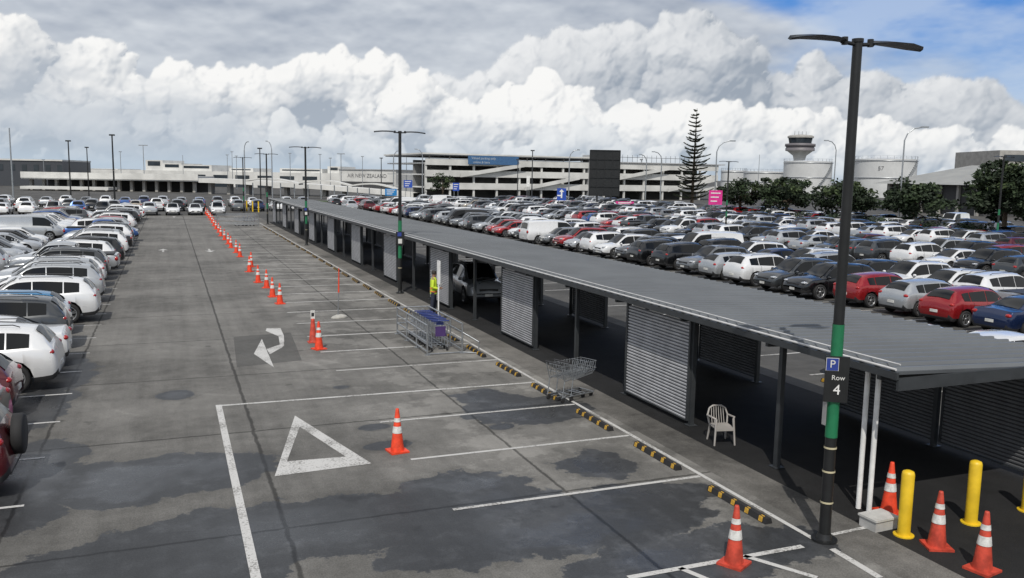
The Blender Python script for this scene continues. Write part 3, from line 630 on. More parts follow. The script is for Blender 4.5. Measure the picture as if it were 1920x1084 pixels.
# ---------------------------------------------------------------- cars
CT = {
 'suv': dict(r=.37, wx=(-1.36, 1.38), W=.93, a=(.28, 1.22), rg=(-1.78, -2.2), sw=[(-1.72, -1.22), (-1.18, -.22), (-.18, .98)], hl=(2.12, .66, .84), tl=(-2.17, .74, 1.02), st=[
   (-2.34, .44, .66, .69, .76, .66), (-2.29, .36, .92, .96, .85, .70), (-2.21, .30, 1.07, 1.14, .90, .70), (-1.80, .26, 1.13, 1.55, .92, .58), (-1.2, .25, 1.10, 1.63, .93, .60), (-.3, .25, 1.05, 1.68, .93, .61), (.28, .25, 1.02, 1.65, .92, .60), (1.22, .26, .99, 1.08, .91, .71), (1.8, .28, .93, 1.01, .89, .68), (2.14, .32, .82, .90, .83, .60), (2.28, .34, .68, .73, .74, .52), (2.32, .42, .56, .59, .66, .46)]),
 'hatchback': dict(r=.33, wx=(-1.25, 1.28), W=.87, a=(.35, 1.22), rg=(-1.42, -1.92), sw=[(-1.35, -1.0), (-.96, -.1), (-.06, .98)], hl=(1.84, .6, .72), tl=(-1.92, .68, .93), st=[
   (-2.05, .40, .62, .65, .70, .60), (-2.01, .32, .84, .87, .79, .66), (-1.94, .26, .97, 1.03, .84, .66), (-1.45, .22, 1.02, 1.40, .86, .54), (-.9, .2, .99, 1.47, .87, .57), (-.1, .2, .95, 1.50, .87, .58), (.35, .2, .93, 1.47, .87, .57), (1.22, .22, .90, .98, .86, .67), (1.66, .24, .83, .90, .83, .63), (1.90, .28, .71, .77, .76, .55), (2.02, .34, .57, .61, .66, .46), (2.05, .4, .5, .52, .58, .42)]),
 'sedan': dict(r=.34, wx=(-1.38, 1.42), W=.90, a=(.4, 1.3), rg=(-.95, -1.7), sw=[(-1.2, -.5), (-.46, .28), (.32, 1.05)], hl=(2.1, .62, .70), tl=(-2.26, .68, .88), st=[
   (-2.36, .40, .60, .63, .70, .60), (-2.32, .32, .86, .89, .79, .68), (-2.2, .28, .99, 1.03, .85, .72), (-1.7, .24, 1.0, 1.06, .88, .72), (-.95, .2, .98, 1.38, .90, .55), (-.4, .2, .96, 1.44, .90, .58), (.1, .2, .94, 1.44, .90, .58), (.4, .2, .93, 1.41, .90, .57), (1.3, .22, .90, .97, .89, .69), (1.85, .24, .82, .88, .86, .65), (2.2, .3, .69, .75, .78, .56), (2.32, .34, .57, .6, .68, .48), (2.35, .4, .5, .52, .6, .44)]),
 'wagon': dict(r=.34, wx=(-1.35, 1.40), W=.89, a=(.4, 1.28), rg=(-1.82, -2.22), sw=[(-1.75, -1.25), (-1.21, -.3), (-.26, 1.03)], hl=(2.08, .62, .72), tl=(-2.22, .71, .94), st=[
   (-2.36, .40, .62, .65, .72, .62), (-2.32, .30, .86, .90, .81, .68), (-2.24, .26, 1.0, 1.05, .86, .68), (-1.82, .22, 1.02, 1.40, .88, .56), (-1.2, .2, .99, 1.47, .89, .59), (-.2, .2, .96, 1.51, .89, .6), (.4, .2, .94, 1.46, .89, .58), (1.28, .22, .91, .98, .88, .69), (1.85, .24, .83, .90, .85, .65), (2.18, .3, .71, .77, .78, .56), (2.3, .34, .58, .61, .68, .48), (2.34, .4, .52, .54, .6, .44)]),
 'van': dict(r=.34, wx=(-1.45, 1.5), W=.95, a=(1.2, 2.0), rg=(-2.3, -2.42), sw=[(.35, 1.75)], hl=(2.30, .66, .82), tl=(-2.42, .82, 1.05), st=[
   (-2.47, .40, .80, .84, .86, .78), (-2.43, .30, 1.10, 1.16, .92, .82), (-2.40, .26, 1.16, 1.3, .93, .80), (-2.26, .24, 1.18, 1.88, .95, .74), (-1.2, .22, 1.17, 1.96, .95, .76), (.2, .22, 1.14, 1.97, .95, .76), (1.2, .22, 1.10, 1.90, .94, .73), (2.0, .26, 1.04, 1.16, .92, .76), (2.30, .3, .88, .97, .86, .68), (2.42, .34, .72, .77, .80, .58), (2.45, .4, .6, .63, .72, .5)]),
 'ute': dict(r=.39, wx=(-1.55, 1.55), W=.93, a=(.65, 1.42), rg=(-.62, -.82), sw=[(-.5, .1), (.14, 1.2)], hl=(2.42, .68, .90), tl=(-2.6, .82, .92), st=[
   (-2.66, .48, .80, .83, .86, .80), (-2.62, .42, 1.06, 1.09, .90, .84), (-2.5, .36, 1.10, 1.13, .92, .86), (-.86, .34, 1.10, 1.13, .93, .86), (-.62, .32, 1.12, 1.68, .93, .60), (0, .32, 1.10, 1.78, .93, .63), (.65, .32, 1.08, 1.74, .93, .62), (1.42, .32, 1.05, 1.14, .92, .74), (2.05, .34, 1.0, 1.09, .90, .72), (2.44, .38, .88, .96, .85, .66), (2.56, .42, .72, .77, .78, .58), (2.6, .46, .62, .65, .72, .54)]),
}
def interp(st, x):
    n = len(st)
    if x <= st[0][0]: return list(st[0])
    if x >= st[-1][0]: return list(st[-1])
    for i in range(n-1):
        if st[i][0] <= x <= st[i+1][0]: break
    a, b = st[i], st[i+1]; h = b[0]-a[0]; t = (x-a[0])/h; out = [x]
    for k in range(1, 6):
        s = (b[k]-a[k])/h
        def tan(j):
            if j <= 0 or j >= n-1: return s
            s0 = (st[j][k]-st[j-1][k])/(st[j][0]-st[j-1][0]); s1 = (st[j+1][k]-st[j][k])/(st[j+1][0]-st[j][0])
            return 0 if s0*s1 <= 0 else 2*s0*s1/(s0+s1)
        m0, m1 = tan(i), tan(i+1); t2, t3 = t*t, t*t*t
        out.append((2*t3-3*t2+1)*a[k]+(t3-2*t2+t)*h*m0+(-2*t3+3*t2)*b[k]+(t3-t2)*h*m1)
    return out
def ring(c, x, arch=True):
    _, zl, zb, zt, hw, tw = interp(c['st'], x); z0 = zl
    if arch:
        Ra = c['r']+.06
        for wx in c['wx']:
            if abs(x-wx) < Ra: zl = max(zl, c['r']+math.sqrt(Ra*Ra-(x-wx)**2))
    z2 = max(zl+.02, z0+.13); z3 = max(z2+.02, z0+(zb-z0)*.58)
    z6 = max(zb+.014, zt-.085)
    return [(x, 0, zl), (x, hw*.90, zl), (x, hw*.975, z2), (x, hw, z3), (x, hw*.97, zb-.05), (x, hw*.93, zb), (x, tw+.045, z6), (x, tw*.84, zt-.014), (x, 0, zt+.022)]
def lerp(a, b, t): return tuple(p+(q-p)*t for p, q in zip(a, b))
def car_parts(ty):
    c = CT[ty]; xs = set(s[0] for s in c['st']); Ra = c['r']+.06
    for wx in c['wx']:
        for q in (-.995, -.85, -.5, 0, .5, .85, .995): xs.add(round(wx+q*Ra, 4))
    for a, b_ in zip(c['st'][:-1], c['st'][1:]):
        nn = max(1, int((b_[0]-a[0])/.16))
        for k in range(1, nn): xs.add(round(a[0]+(b_[0]-a[0])*k/nn, 4))
    xs = sorted(xs); b = MB(); rings = []
    for x in xs:
        h = ring(c, x); full = h+[(p[0], -p[1], p[2]) for p in h[7:0:-1]]; rings.append(full)
    n = 16; vs = [p for r in rings for p in r]; b.v = list(vs)
    for j in range(len(rings)-1):
        for i in range(n):
            band = i if i < 8 else 15-i
            b.f.append([j*n+i, j*n+(i+1) % n, (j+1)*n+(i+1) % n, (j+1)*n+i]); b.m.append(1 if band <= 1 else 0); b.s.append(True)
    b.f.append(list(range(n))); b.m.append(0); b.s.append(True); k = (len(rings)-1)*n; b.f.append(list(range(k, k+n))); b.m.append(0); b.s.append(True)
    parts = [('body', b, ['paint', plastic_black], (0, 0, 0), 0, True)]
    def topstrip(xa, xb, t0, t1, off, wf=1.0):
        g = MB(); rows = []
        for i in range(7):
            x = xa+(xb-xa)*(t0+(t1-t0)*i/6); h = ring(c, x, False); y7 = (h[7][1]+.03)*wf
            rows += [(x+off, y, z+.016) for y, z in ((-y7, h[7][2]-.006), (-y7*.5, (h[7][2]+h[8][2])/2+.004), (0, h[8][2]), (y7*.5, (h[7][2]+h[8][2])/2+.004), (y7, h[7][2]-.006))]
        g.add(rows, [(5*i+j, 5*i+j+1, 5*i+6+j, 5*i+5+j) for i in range(6) for j in range(4)], 0, True); return g
    parts.append(('windscreen', topstrip(c['a'][0], c['a'][1], .07, .97, .012), [glass_dark], (0, 0, 0), 0, False))
    parts.append(('rear_window', topstrip(c['rg'][0], c['rg'][1], .12, .9, -.014, .92), [glass_dark], (0, 0, 0), 0, False))
    for x0, x1 in c['sw']:
        for s in (1, -1):
            g = MB(); vs = []
            for i in range(6):
                x = x0+(x1-x0)*i/5; h = ring(c, x, False); p = lerp(h[5], h[6], .06); q = lerp(h[5], h[6], .93)
                vs += [(p[0], s*(p[1]+.008), p[2]), (q[0], s*(q[1]+.010), q[2])]
            g.add(vs, [(2*i, 2*i+1, 2*i+3, 2*i+2) for i in range(5)], 0, True); parts.append(('side_window', g, [glass_dark], (0, 0, 0), 0, False))
    # door shut lines and handles
    seams = [c['sw'][-1][1]-.05, c['sw'][-1][0]-.02]+([c['sw'][-2][0]+.1] if len(c['sw']) > 1 else [])
    for s in (1, -1):
        g = MB()
        for xs_ in seams:
            h = ring(c, xs_, True); pts = [(xs_+dx, s*(p[1]+.003), p[2]) for p in h[2:6] for dx in (-.008, .008)]
            g.add(pts, [(2*i, 2*i+1, 2*i+3, 2*i+2) for i in range(3)], 0)
        parts.append(('door_seam', g, [plastic_black], (0, 0, 0), 0, False))
    r = c['r']
    tyre = MB(); tyre.lathe([(r*.66, -.09), (r*.93, -.10), (r, -.06), (r, .06), (r*.93, .10), (r*.70, .09), (r*.66, .03), (0, .03)], 20)
    tyre.v = [(x, z, y) for x, y, z in tyre.v]
    rim = MB(); rim.lathe([(r*.63, .07), (r*.70, .090), (r*.66, .094), (r*.60, .06)], 20); rim.lathe([(0, .085), (r*.16, .08), (r*.18, .05)], 10)
    for i in range(5):
        a = 2*PI*i/5
        for da in (-.16, .16): rim.box(-.018, .018, .03, r*.64, .05, .078, 0, Matrix.Rotation(a+da, 4, 'Z'))
    rim.v = [(x, z, y) for x, y, z in rim.v]
    for wx in c['wx']:
        for s in (1, -1): parts.append(('wheel', tyre, [rubber], (wx, s*(c['W']-.105), r), 0 if s > 0 else PI, False, ('rim', rim, [rim_m])))
    hx, hy, hz = c['hl']; tx, ty_, tz = c['tl']
    def blob(sx, sy, sz):
        g = MB(); g.lathe([(0, -1), (.6, -.85), (.95, -.4), (1, 0), (.95, .4), (.6, .85), (0, 1)], 10); g.v = [(x*sx, y*sy, z*sz) for x, y, z in g.v]; return g
    for s in (1, -1):
        parts.append(('headlight', blob(.19, .14, .06), [head_l], (hx, s*hy, hz-.03), -s*.45, False))
        parts.append(('tail_light', blob(.10, .15, .13 if ty in ('van', 'ute') else .075), [tail_red], (tx, s*ty_, tz-.02), s*.35, False))
        h = ring(c, c['a'][1]-.25, False); parts.append(('mirror', blob(.07, .10, .07), ['paint'], (c['a'][1]-.28, s*(h[5][1]+.10), h[5][2]+.06), 0, False))
    xr = c['st'][0][0]; xf = c['st'][-1][0]; zg = hz-.16
    g = MB(); g.box(-.012, .012, -.17, .17, -.055, .055); parts.append(('number_plate', g, [plate_m], (xr-.012, 0, .60 if ty != 'ute' else .62), 0, False)); parts.append(('number_plate', g, [plate_m], (xf+.012, 0, .48), 0, False))
    g = MB(); g.box(-.06, .03, -.42, .42, -.07, .07); parts.append(('grille', g, [plastic_black], (xf-.05, 0, zg), 0, False))
    g = MB(); g.box(-.02, .05, -.62, .62, -.06, .06); parts.append(('rear_bumper_trim', g, [plastic_black], (xr+.025, 0, .44), 0, False))
    if ty == 'ute':
        g = MB(); g.box(-2.5, -.9, -.76, .76, 1.1505, 1.17); parts.append(('tray_cover', g, [plastic_black], (0, 0, 0), 0, False))
    if ty in ('suv', 'wagon'):
        for s in (1, -1):
            g = MB(); zt = ring(c, -.6, False)[7][2]+.045; g.tube([(-1.5, s*.50, zt-.08), (-1.35, s*.51, zt-.02), (-.4, s*.51, zt), (.1, s*.51, zt), (.22, s*.51, zt-.05)], .014, 5); parts.append(('roof_rail', g, [plastic_black], (0, 0, 0), 0, False))
    return parts
PARTS = {t: car_parts(t) for t in CT}
PAL = {'white': (.70, .71, .72), 'silver': (.40, .42, .44), 'grey': (.16, .17, .18), 'dark grey': (.05, .055, .06), 'black': (.010, .011, .013), 'red': (.32, .013, .016), 'maroon': (.10, .008, .014), 'blue': (.02, .08, .26), 'dark blue': (.012, .025, .08), 'light blue': (.02, .20, .42), 'beige': (.36, .32, .26)}
def paint(cn):
    return mat('car_paint_'+cn.replace(' ', '_'), PAL[cn], .28, .1 if cn == 'white' else .4, .03, 1, coat=1.0)
def zebra():
    if 'zebra' in MATS: return MATS['zebra']
    m = bpy.data.materials.new('zebra_wrap'); m.use_nodes = True; N = NT(m.node_tree); b = m.node_tree.nodes['Principled BSDF']
    wv = N.node('ShaderNodeTexWave'); wv.inputs['Scale'].default_value = 1.6; wv.inputs['Distortion'].default_value = 5; wv.inputs['Detail'].default_value = 1; wv.inputs['Detail Scale'].default_value = .8
    N.put(wv.inputs['Vector'], N.node('ShaderNodeTexCoord').outputs['Object'])
    N.put(b.inputs['Base Color'], N.mix(N.ss(wv.outputs[1], .60, .66), (.012, .010, .012), (.55, .03, .22))); b.inputs['Roughness'].default_value = .3; b.inputs['Coat Weight'].default_value = .6
    MATS['zebra'] = m; return m
mcache = {}
def pmesh(ty, i, sub, cn):
    p = PARTS[ty][i]; nm, mb, ms = (p[6] if sub else (p[0], p[1], p[2])); key = (ty, i, sub, cn if 'paint' in ms else '')
    if key not in mcache:
        pmn = zebra() if cn == 'zebra' else (paint(cn) if cn else None)
        mcache[key] = mb.mesh(nm, [pmn if q == 'paint' else q for q in ms], recalc=(nm == 'body'), sharp=math.radians(38) if nm == 'body' else None)
    return mcache[key]
def car_near(ty, cn, x, y, yaw, label, group):
    t = thing('parked_car', label, 'car', (x, y, .006), yaw, group)
    for i, p in enumerate(PARTS[ty]):
        o = link(p[0], pmesh(ty, i, False, cn), t, p[3], (0, 0, p[4]))
        if len(p) > 6: link(p[6][0], pmesh(ty, i, True, cn), o)
    return t
FARM = {}
far_mats = [None, plastic_black, glass_dark, rubber, rim_m, head_l, tail_red, plate_m]
for ty in CT:
    b = MB()
    for p in PARTS[ty]:
        if p[0] == 'door_seam': continue
        mp = {k: (0 if q == 'paint' else far_mats.index(q)) for k, q in enumerate(p[2])}
        Mx = Matrix.Translation(p[3])@Matrix.Rotation(p[4], 4, 'Z'); b.merge(p[1], Mx, mp)
        if len(p) > 6: b.merge(p[6][1], Mx, {0: 4})
    FARM[ty] = b
def car_far(ty, cn, x, y, yaw, label, group):
    key = ('far', ty, cn)
    if key not in mcache: mcache[key] = FARM[ty].mesh('parked_car', [paint(cn)]+far_mats[1:], sharp=math.radians(38))
    return tag(link('parked_car', mcache[key], None, (x, y, .006), (0, 0, yaw)), label, 'car', group)
tys = ['suv']*42+['hatchback']*26+['sedan']*17+['wagon']*8+['ute']*7+['van']*2
cns = ['white']*32+['silver']*18+['grey']*9+['dark grey']*12+['black']*14+['red']*6+['maroon']*2+['blue']*4+['dark blue']*4+['beige']*1
L1 = [('suv', 'maroon'), ('hatchback', 'zebra'), ('hatchback', 'maroon'), ('suv', 'white'), ('sedan', 'white'), ('suv', 'dark grey'), ('hatchback', 'light blue'), ('suv', 'white'), ('sedan', 'white'), ('suv', 'silver'), ('suv', 'silver'), ('wagon', 'white'), ('suv', 'dark grey'), ('ute', 'silver'), ('suv', 'white'), ('suv', 'black'), ('hatchback', 'red'), ('suv', 'white'), ('suv', 'silver'), ('sedan', 'black'), ('suv', 'white'), ('suv', 'dark grey'), ('ute', 'blue'), ('suv', 'white')]
A1 = [('sedan', 'dark blue'), ('hatchback', 'red'), ('hatchback', 'silver'), ('hatchback', 'red'), ('suv', 'black'), ('suv', 'dark grey'), ('suv', 'white'), ('hatchback', 'silver'), ('suv', 'grey'), ('suv', 'black'), ('suv', 'black'), ('suv', 'dark grey'), ('suv', 'white'), ('suv', 'white'), ('hatchback', 'silver'), ('suv', 'red'), ('hatchback', 'grey'), ('van', 'white'), ('suv', 'black')]
B1 = [('suv', 'black'), ('ute', 'silver'), ('suv', 'white'), ('wagon', 'white'), ('suv', 'white'), ('hatchback', 'black'), ('suv', 'silver'), ('suv', 'white'), ('sedan', 'dark blue'), ('suv', 'white'), ('suv', 'black')]
rows = []
def row(name, xc, y0, y1, step, ins, preset=None, pout=.8, fill=.95):
    ls = []; y = y0; k = 0
    while y < y1:
        pre = preset[k] if preset and k < len(preset) else None
        if pre or rnd.random() < fill:
            fl = rnd.random() < pout
            yaw = (PI if ins > 0 else 0) if fl else (0 if ins > 0 else PI)
            if ins > 0 and k < 5 and preset is L1: yaw = PI
            ls.append([xc+rnd.uniform(-.3, .3), y+rnd.uniform(-.15, .15), yaw+rnd.uniform(-.04, .04), pre])
        y += step; k += 1
    rows.append((name, ls))
row('first row left of the lane', -5.15, 17.0, 109, 2.6, 1, L1, .85)
row('second row left of the lane', -10.2, 40, 109, 2.6, -1)
row('first row right of shelter', 30.3, 19.7, 166, 2.6, -1, [('hatchback', 'black')]+A1, .5, .97)
row('second row right of shelter', 35.2, 22.3, 166, 2.6, 1, B1, .6, .97)
row('third row right of shelter', 47.2, 22.3, 166, 2.6, -1, None, .6, .96)
row('fourth row right of shelter', 52.0, 22.3, 166, 2.6, 1, None, .6, .96)
row('fifth row right of shelter', 63.4, 22.3, 166, 2.6, -1, None, .6, .95)
row('sixth row right of shelter', 68.2, 22.3, 166, 2.6, 1, None, .6, .95)
row('seventh row right of shelter', 79.4, 22.3, 168, 2.6, -1, None, .6, .9)
row('eighth row right of shelter', 84.2, 22.3, 168, 2.6, 1, None, .6, .9)
cr = [[-32+2.7*k, 118+rnd.uniform(-.3, .3), PI/2 if rnd.random() < .5 else -PI/2, None] for k in range(15) if rnd.random() < .95]; rows.append(('far cross row left of shelter', cr))
cr = [[-34+2.7*k, 130+rnd.uniform(-.3, .3), PI/2, None] for k in range(24) if rnd.random() < .9]; rows.append(('second far cross row', cr))
cr = [[-36+2.7*k, 146+rnd.uniform(-.3, .3), PI/2, None] for k in range(26) if rnd.random() < .9]; rows.append(('third far cross row', cr))
cars = []
for nm, ls in rows:
    vis = []
    for c in ls:
        px, py = proj(c[0], c[1], .7); fw = c[0]*sY+c[1]*cY
        if fw > 5 and -130*(30/fw+.4) < px < 1920+130*(30/fw+.4) and py < 1100: vis.append(c)
    for i, c in enumerate(vis):
        ty, cn = c[3] if c[3] else (rnd.choice(tys), rnd.choice(cns))
        cars.append((math.hypot(c[0], c[1]), ty, cn, c[0], c[1], c[2], i+1, nm))
cars.sort(key=lambda c: c[0])
stuff = MB(); smats = []
for idx, (d, ty, cn, x, y, yaw, k, nm) in enumerate(cars):
    grp = 'cars parked in the '+nm
    lb = f"{cn} {ty}, {ordn(k)} car from near end, {nm}"
    if cn == 'zebra': lb = 'black hatchback with pink zebra stripes in the nearest bays at left'
    if idx < 290:
        if d < 68:
            t = car_near(ty, cn, x, y, yaw, lb, grp)
            if nm.startswith('first row left') and k == 1:
                r = .36; tb_ = MB(); tb_.lathe([(r*.5, -.1), (r, -.08), (r, .08), (r*.9, .1), (0, .1)], 20); tb_.v = [(-z, yy, xx) for xx, yy, z in tb_.v]; tb_.build('spare_wheel', rubber, t, (-2.40, .1, .95)); t['label'] = 'dark red suv with black spare wheel on its tail, nearest car at left'
                t.rotation_euler.z = PI; t.location.x = -5.0
        else: car_far(ty, cn, x, y, yaw, lb, grp)
    else:
        if not smats: smats = far_mats[1:]
        pmn = paint(cn)
        if pmn not in smats: smats.append(pmn)
        k0 = smats.index(pmn); Mx = Matrix.Translation((x, y, .006))@Matrix.Rotation(yaw, 4, 'Z')
        stuff.merge(FARM[ty], Mx, {0: k0, 1: 0, 2: 1, 3: 2, 4: 3, 5: 4, 6: 5, 7: 6})
if stuff.v: tag(stuff.build('parked_cars', smats, sharp=math.radians(38)), 'distant parked cars massed at the far end of the car parks', 'cars', kind='stuff')
car_near('suv', 'silver', 12.9, 36.6, -PI/2-.08, 'silver suv parked inside the shelter between two corrugated panels', 'cars near the shelter')
car_near('hatchback', 'white', 19.6, 18.6, PI+.02, 'white hatchback seen through the gap in the shelter rear panels', 'cars near the shelter')
car_near('sedan', 'white', 22.0, 17.0, .02, 'white sedan just showing above the shelter roof at right edge', 'cars near the shelter')
car_near('hatchback', 'silver', 23.4, 14.2, .0, 'silver hatchback behind shelter roof, cut off by the right edge', 'cars near the shelter')
g = P(1790, 412, 110); car_far('van', 'white', g.x, g.y, .3+PI, 'white van on the road between the dark trees at right', 'vehicles on the road beyond the trees')
# ---------------------------------------------------------------- trees
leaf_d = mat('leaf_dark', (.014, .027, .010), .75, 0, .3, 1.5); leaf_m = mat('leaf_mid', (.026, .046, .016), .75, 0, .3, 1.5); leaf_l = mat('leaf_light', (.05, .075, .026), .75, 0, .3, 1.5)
def leaves(b, c, rad, n, size, m, fl=.75):
    for _ in range(n):
        v = Vector((rnd.gauss(0, 1), rnd.gauss(0, 1), rnd.gauss(0, 1))).normalized()*rad*(rnd.random()**.4)
        v.z *= fl; p = c+v; a = Vector((rnd.gauss(0, 1), rnd.gauss(0, 1), rnd.gauss(0, .6))).normalized()*size*rnd.uniform(.6, 1.3); e = a.cross(Vector((rnd.gauss(0, 1), rnd.gauss(0, 1), rnd.gauss(0, 1)))).normalized()*size*rnd.uniform(.35, .7)
        b.add([p-a, p-e, p+a, p+e], [(0, 1, 2, 3)], m)
def tree(px, pyb, d, pyt, wpx, label, nclump=46, per=70):
    g = P(px, 400, d); g.z = 0; top = P(px, pyt, d).z; hw = wpx/2/FL*d
    t = thing('tree', label, 'tree', g)
    cz = top*.58; rz_ = top*.44; b = MB(); tr = MB(); sx = [rnd.uniform(.75, 1.15) for _ in range(8)]
    tr.cyl((0, 0, 0), (0, 0, cz), .28, .16, 8)
    for i in range(nclump):
        th = rnd.uniform(0, 2*PI); u = rnd.uniform(-.9, 1); q = math.sqrt(max(0, 1-abs(u)**2.6)); k = rnd.uniform(.5, 1.0)*sx[int(th/(2*PI)*8) % 8]
        c = Vector((hw*.9*k*q*math.cos(th), hw*.9*k*q*math.sin(th), cz+rz_*.8*min(1, k)*u+rnd.uniform(-.4, .4)))
        if i < 14: tr.cyl((0, 0, cz*rnd.uniform(.45, .9)), c*.9, .08, .03, 5)
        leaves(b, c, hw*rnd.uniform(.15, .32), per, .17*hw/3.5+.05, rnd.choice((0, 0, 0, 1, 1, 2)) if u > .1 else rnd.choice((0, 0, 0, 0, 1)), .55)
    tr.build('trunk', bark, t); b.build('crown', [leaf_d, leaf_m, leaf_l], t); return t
tree(1387, 395, 128, 327, 96, 'round dark tree behind pink sign, leftmost of the right hand trees', 60, 70)
tree(1474, 400, 124, 329, 112, 'broad dark round tree below the control tower', 66, 70)
tree(1590, 410, 112, 336, 124, 'dark green tree in front of the white tanks', 66, 70)
tree(1712, 415, 105, 339, 138, 'spreading dark green tree beside the white van', 70, 70)
tree(1885, 450, 86, 292, 160, 'tall large dark tree at the right edge', 120, 90)
tree(1955, 450, 80, 300, 120, 'dark tree cut off by the right edge behind the tall one', 60, 70)
tree(830, 365, 192, 319, 52, 'small dark tree at the left corner of parking building', 40, 45)
for i, (px, d) in enumerate(((1425, 117), (1520, 113), (1560, 108), (1640, 100), (1680, 103), (1760, 95), (1810, 90), (1845, 88), (1350, 128))):
    g = P(px, 400, d); b = MB()
    for k in range(14): leaves(b, Vector((rnd.uniform(-2.2, 2.2), rnd.uniform(-1, 1), rnd.uniform(.4, 1.2))), .8, 40, .16, rnd.choice((0, 1, 0)))
    tag(b.build('shrub', [leaf_d, leaf_m], None, (g.x, g.y, 0)), 'low dark green shrub in the verge below the right hand trees', 'shrub', 'low shrubs along the verge')
# tall tiered pine
g = P(1298, 360, 190); topz = P(1303, 203, 190).z; t = thing('pine_tree', 'tall symmetrical pine with tiered branches in front of parking building', 'tree', (g.x, g.y, 0))
b = MB(); b.cyl((0, 0, 0), (.3, 0, topz), .4, .04, 8); b.build('trunk', bark, t); b = MB(); n = 23
for k in range(n):
    f_ = k/(n-1); z = 1.6+(topz-2.3)*f_+rnd.uniform(-.2, .2); L = (4.0*(1-f_)**.72+.35)*rnd.uniform(.72, 1.12); nb = 8 if f_ < .7 else 5
    for j in range(nb):
        a = 2*PI*(j+rnd.uniform(-.35, .35))/nb+k; dirv = Vector((math.cos(a), math.sin(a), 0)); Lb = L*rnd.uniform(.6, 1.2); z2 = z+rnd.uniform(-.15, .15); cv = rnd.uniform(.18, .4)
        cur = lambda s: Vector((0, 0, z2))+dirv*Lb*s+Vector((0, 0, cv*Lb*s*s-.06*Lb*s))
        b.tube([cur(s) for s in (0, .35, .7, 1)], .045, 4, 1); sd = dirv.cross(Vector((0, 0, 1)))
        m_ = int(4+Lb*3.4)
        for s in range(m_):
            p = cur((s+1)/m_); w_ = (.18+.24*(1-s/m_))*min(1, Lb/2.0)
            for sg in (-1, 1):
                e = p+sd*sg*w_+dirv*.18+Vector((0, 0, .24)); b.add([p-dirv*.08, p+dirv*.12, e+dirv*.08, e-dirv*.06], [(0, 1, 2, 3)], 0)
            b.add([p-dirv*.10, p+dirv*.10, p+Vector((0, 0, .34))], [(0, 1, 2)], 0)
b.build('crown', [leaf_d, bark], t)
# ---------------------------------------------------------------- background buildings
class Bld:
    def __init__(s, name, label, px0, d0, px1, d1, cat='building'):
        a = P(px0, 340, d0); c = P(px1, 340, d1); s.a = Vector((a.x, a.y, 0)); v = Vector((c.x, c.y, 0))-s.a
        s.L = v.length; s.t = thing(name, label, cat, s.a, math.atan2(v.y, v.x))
    def x(s, px):
        dr = ray(px, 340); dv = Vector((dr[0]*sY+dr[2]*cY, dr[0]*cY-dr[2]*sY, 0)); fx = Vector((math.cos(s.t.rotation_euler.z), math.sin(s.t.rotation_euler.z), 0))
        det = fx.x*(-dv.y)+fx.y*dv.x
        return ((-s.a.x)*(-dv.y)-(-s.a.y)*(-dv.x))/det if abs(det) > 1e-6 else 0
    def z(s, px, py):
        q = s.x(px); fx = Vector((math.cos(s.t.rotation_euler.z), math.sin(s.t.rotation_euler.z), 0)); p = s.a+fx*q; return zat(py, p.x, p.y)
    def part(s, name, m, boxes):
        b = MB(); [b.box(*q) for q in boxes]; return b.build(name, m, s.t)
B = Bld('parking_building', 'long white multi level parking building with ramps, behind the car park', 797, 203, 1345, 240)
L = B.L; zt = B.z(860, 288)
B.part('back_wall', deck_in, [(0.2, L-.2, 9, 9.5, 0, zt-1.6)])  # dark wall behind the spandrels stands in for interior shade
for z0 in (2.9, 5.9, 8.6):
    B.part('floor_slab', conc_white, [(0, L, 0, 30, z0-.3, z0)])
    B.part('spandrel', conc_white, [(0, L, -.25, -.02, z0-.6, z0+.95)])
for k in range(15): B.part('column', conc_white, [(L*k/14-.25*(k == 14)*2, L*k/14+.45-.5*(k == 14), .01, .5, 0, 8.3)])
B.part('roof', conc_white, [(-1, L*.62, -1, 30, zt-.35, zt)])
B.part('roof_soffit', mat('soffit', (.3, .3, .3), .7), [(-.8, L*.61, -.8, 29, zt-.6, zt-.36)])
for k in range(10): B.part('roof_post', concrete, [(L*.06*k+1, L*.06*k+1.25, .2, .45, 8.61, zt-.6)])
B.part('roof', mat('grey_roof', (.4, .41, .42), .6), [(L*.62+.05, L+2, -.6, 30, zt-1.2, zt-.95)])
for (xa, xb, za, zb_) in ((.10, .30, 5.2, 8.0), (.62, .80, 5.2, 8.0), (.80, .98, 2.2, 5.1), (.30, .48, 2.2, 5.1)):
    xa *= L; xb *= L; rp = MB(); rp.add([(xa, -1.2, za), (xb, -1.2, zb_), (xb, -1.2, zb_+.9), (xa, -1.2, za+.9), (xa, -.9, za), (xb, -.9, zb_), (xb, -.9, zb_+.9), (xa, -.9, za+.9)], [(0, 1, 2, 3), (4, 7, 6, 5), (3, 2, 6, 7), (0, 4, 5, 1), (0, 3, 7, 4), (1, 5, 6, 2)]); rp.build('ramp', conc_white, B.t)
B.part('stair_tower', mat('tower_grey', (.34, .35, .36), .7), [(L*.515, L*.545, -1.5, 3, 0, zt+.6)])
xa, xb = B.x(874), B.x(968); za, zb_ = B.z(920, 309), B.z(920, 293)
bn = B.part('banner', mat('banner_blue', (.05, .13, .27), .5), [(xa, xb, -1.2, -1.05, za, zb_)])
sgl = mat('banner_lettering', (.45, .5, .55), .6)
text_part('Valued parking only', .8, sgl, bn, (xa+(xb-xa)*.3, -1.22, zb_-.6)); text_part('online & here', .8, sgl, bn, (xa+(xb-xa)*.26, -1.22, za+.5))
rr = MB(); rr.box(L*.64, L*.96, 2.95, 3.05, zt+.3, zt+.4); [rr.cyl((L*(.64+.018*k), 3, zt-1), (L*(.64+.018*k), 3, zt+1.0), .05, .05, 5) for k in range(18)]; rr.build('roof_railing', dark_metal, B.t)
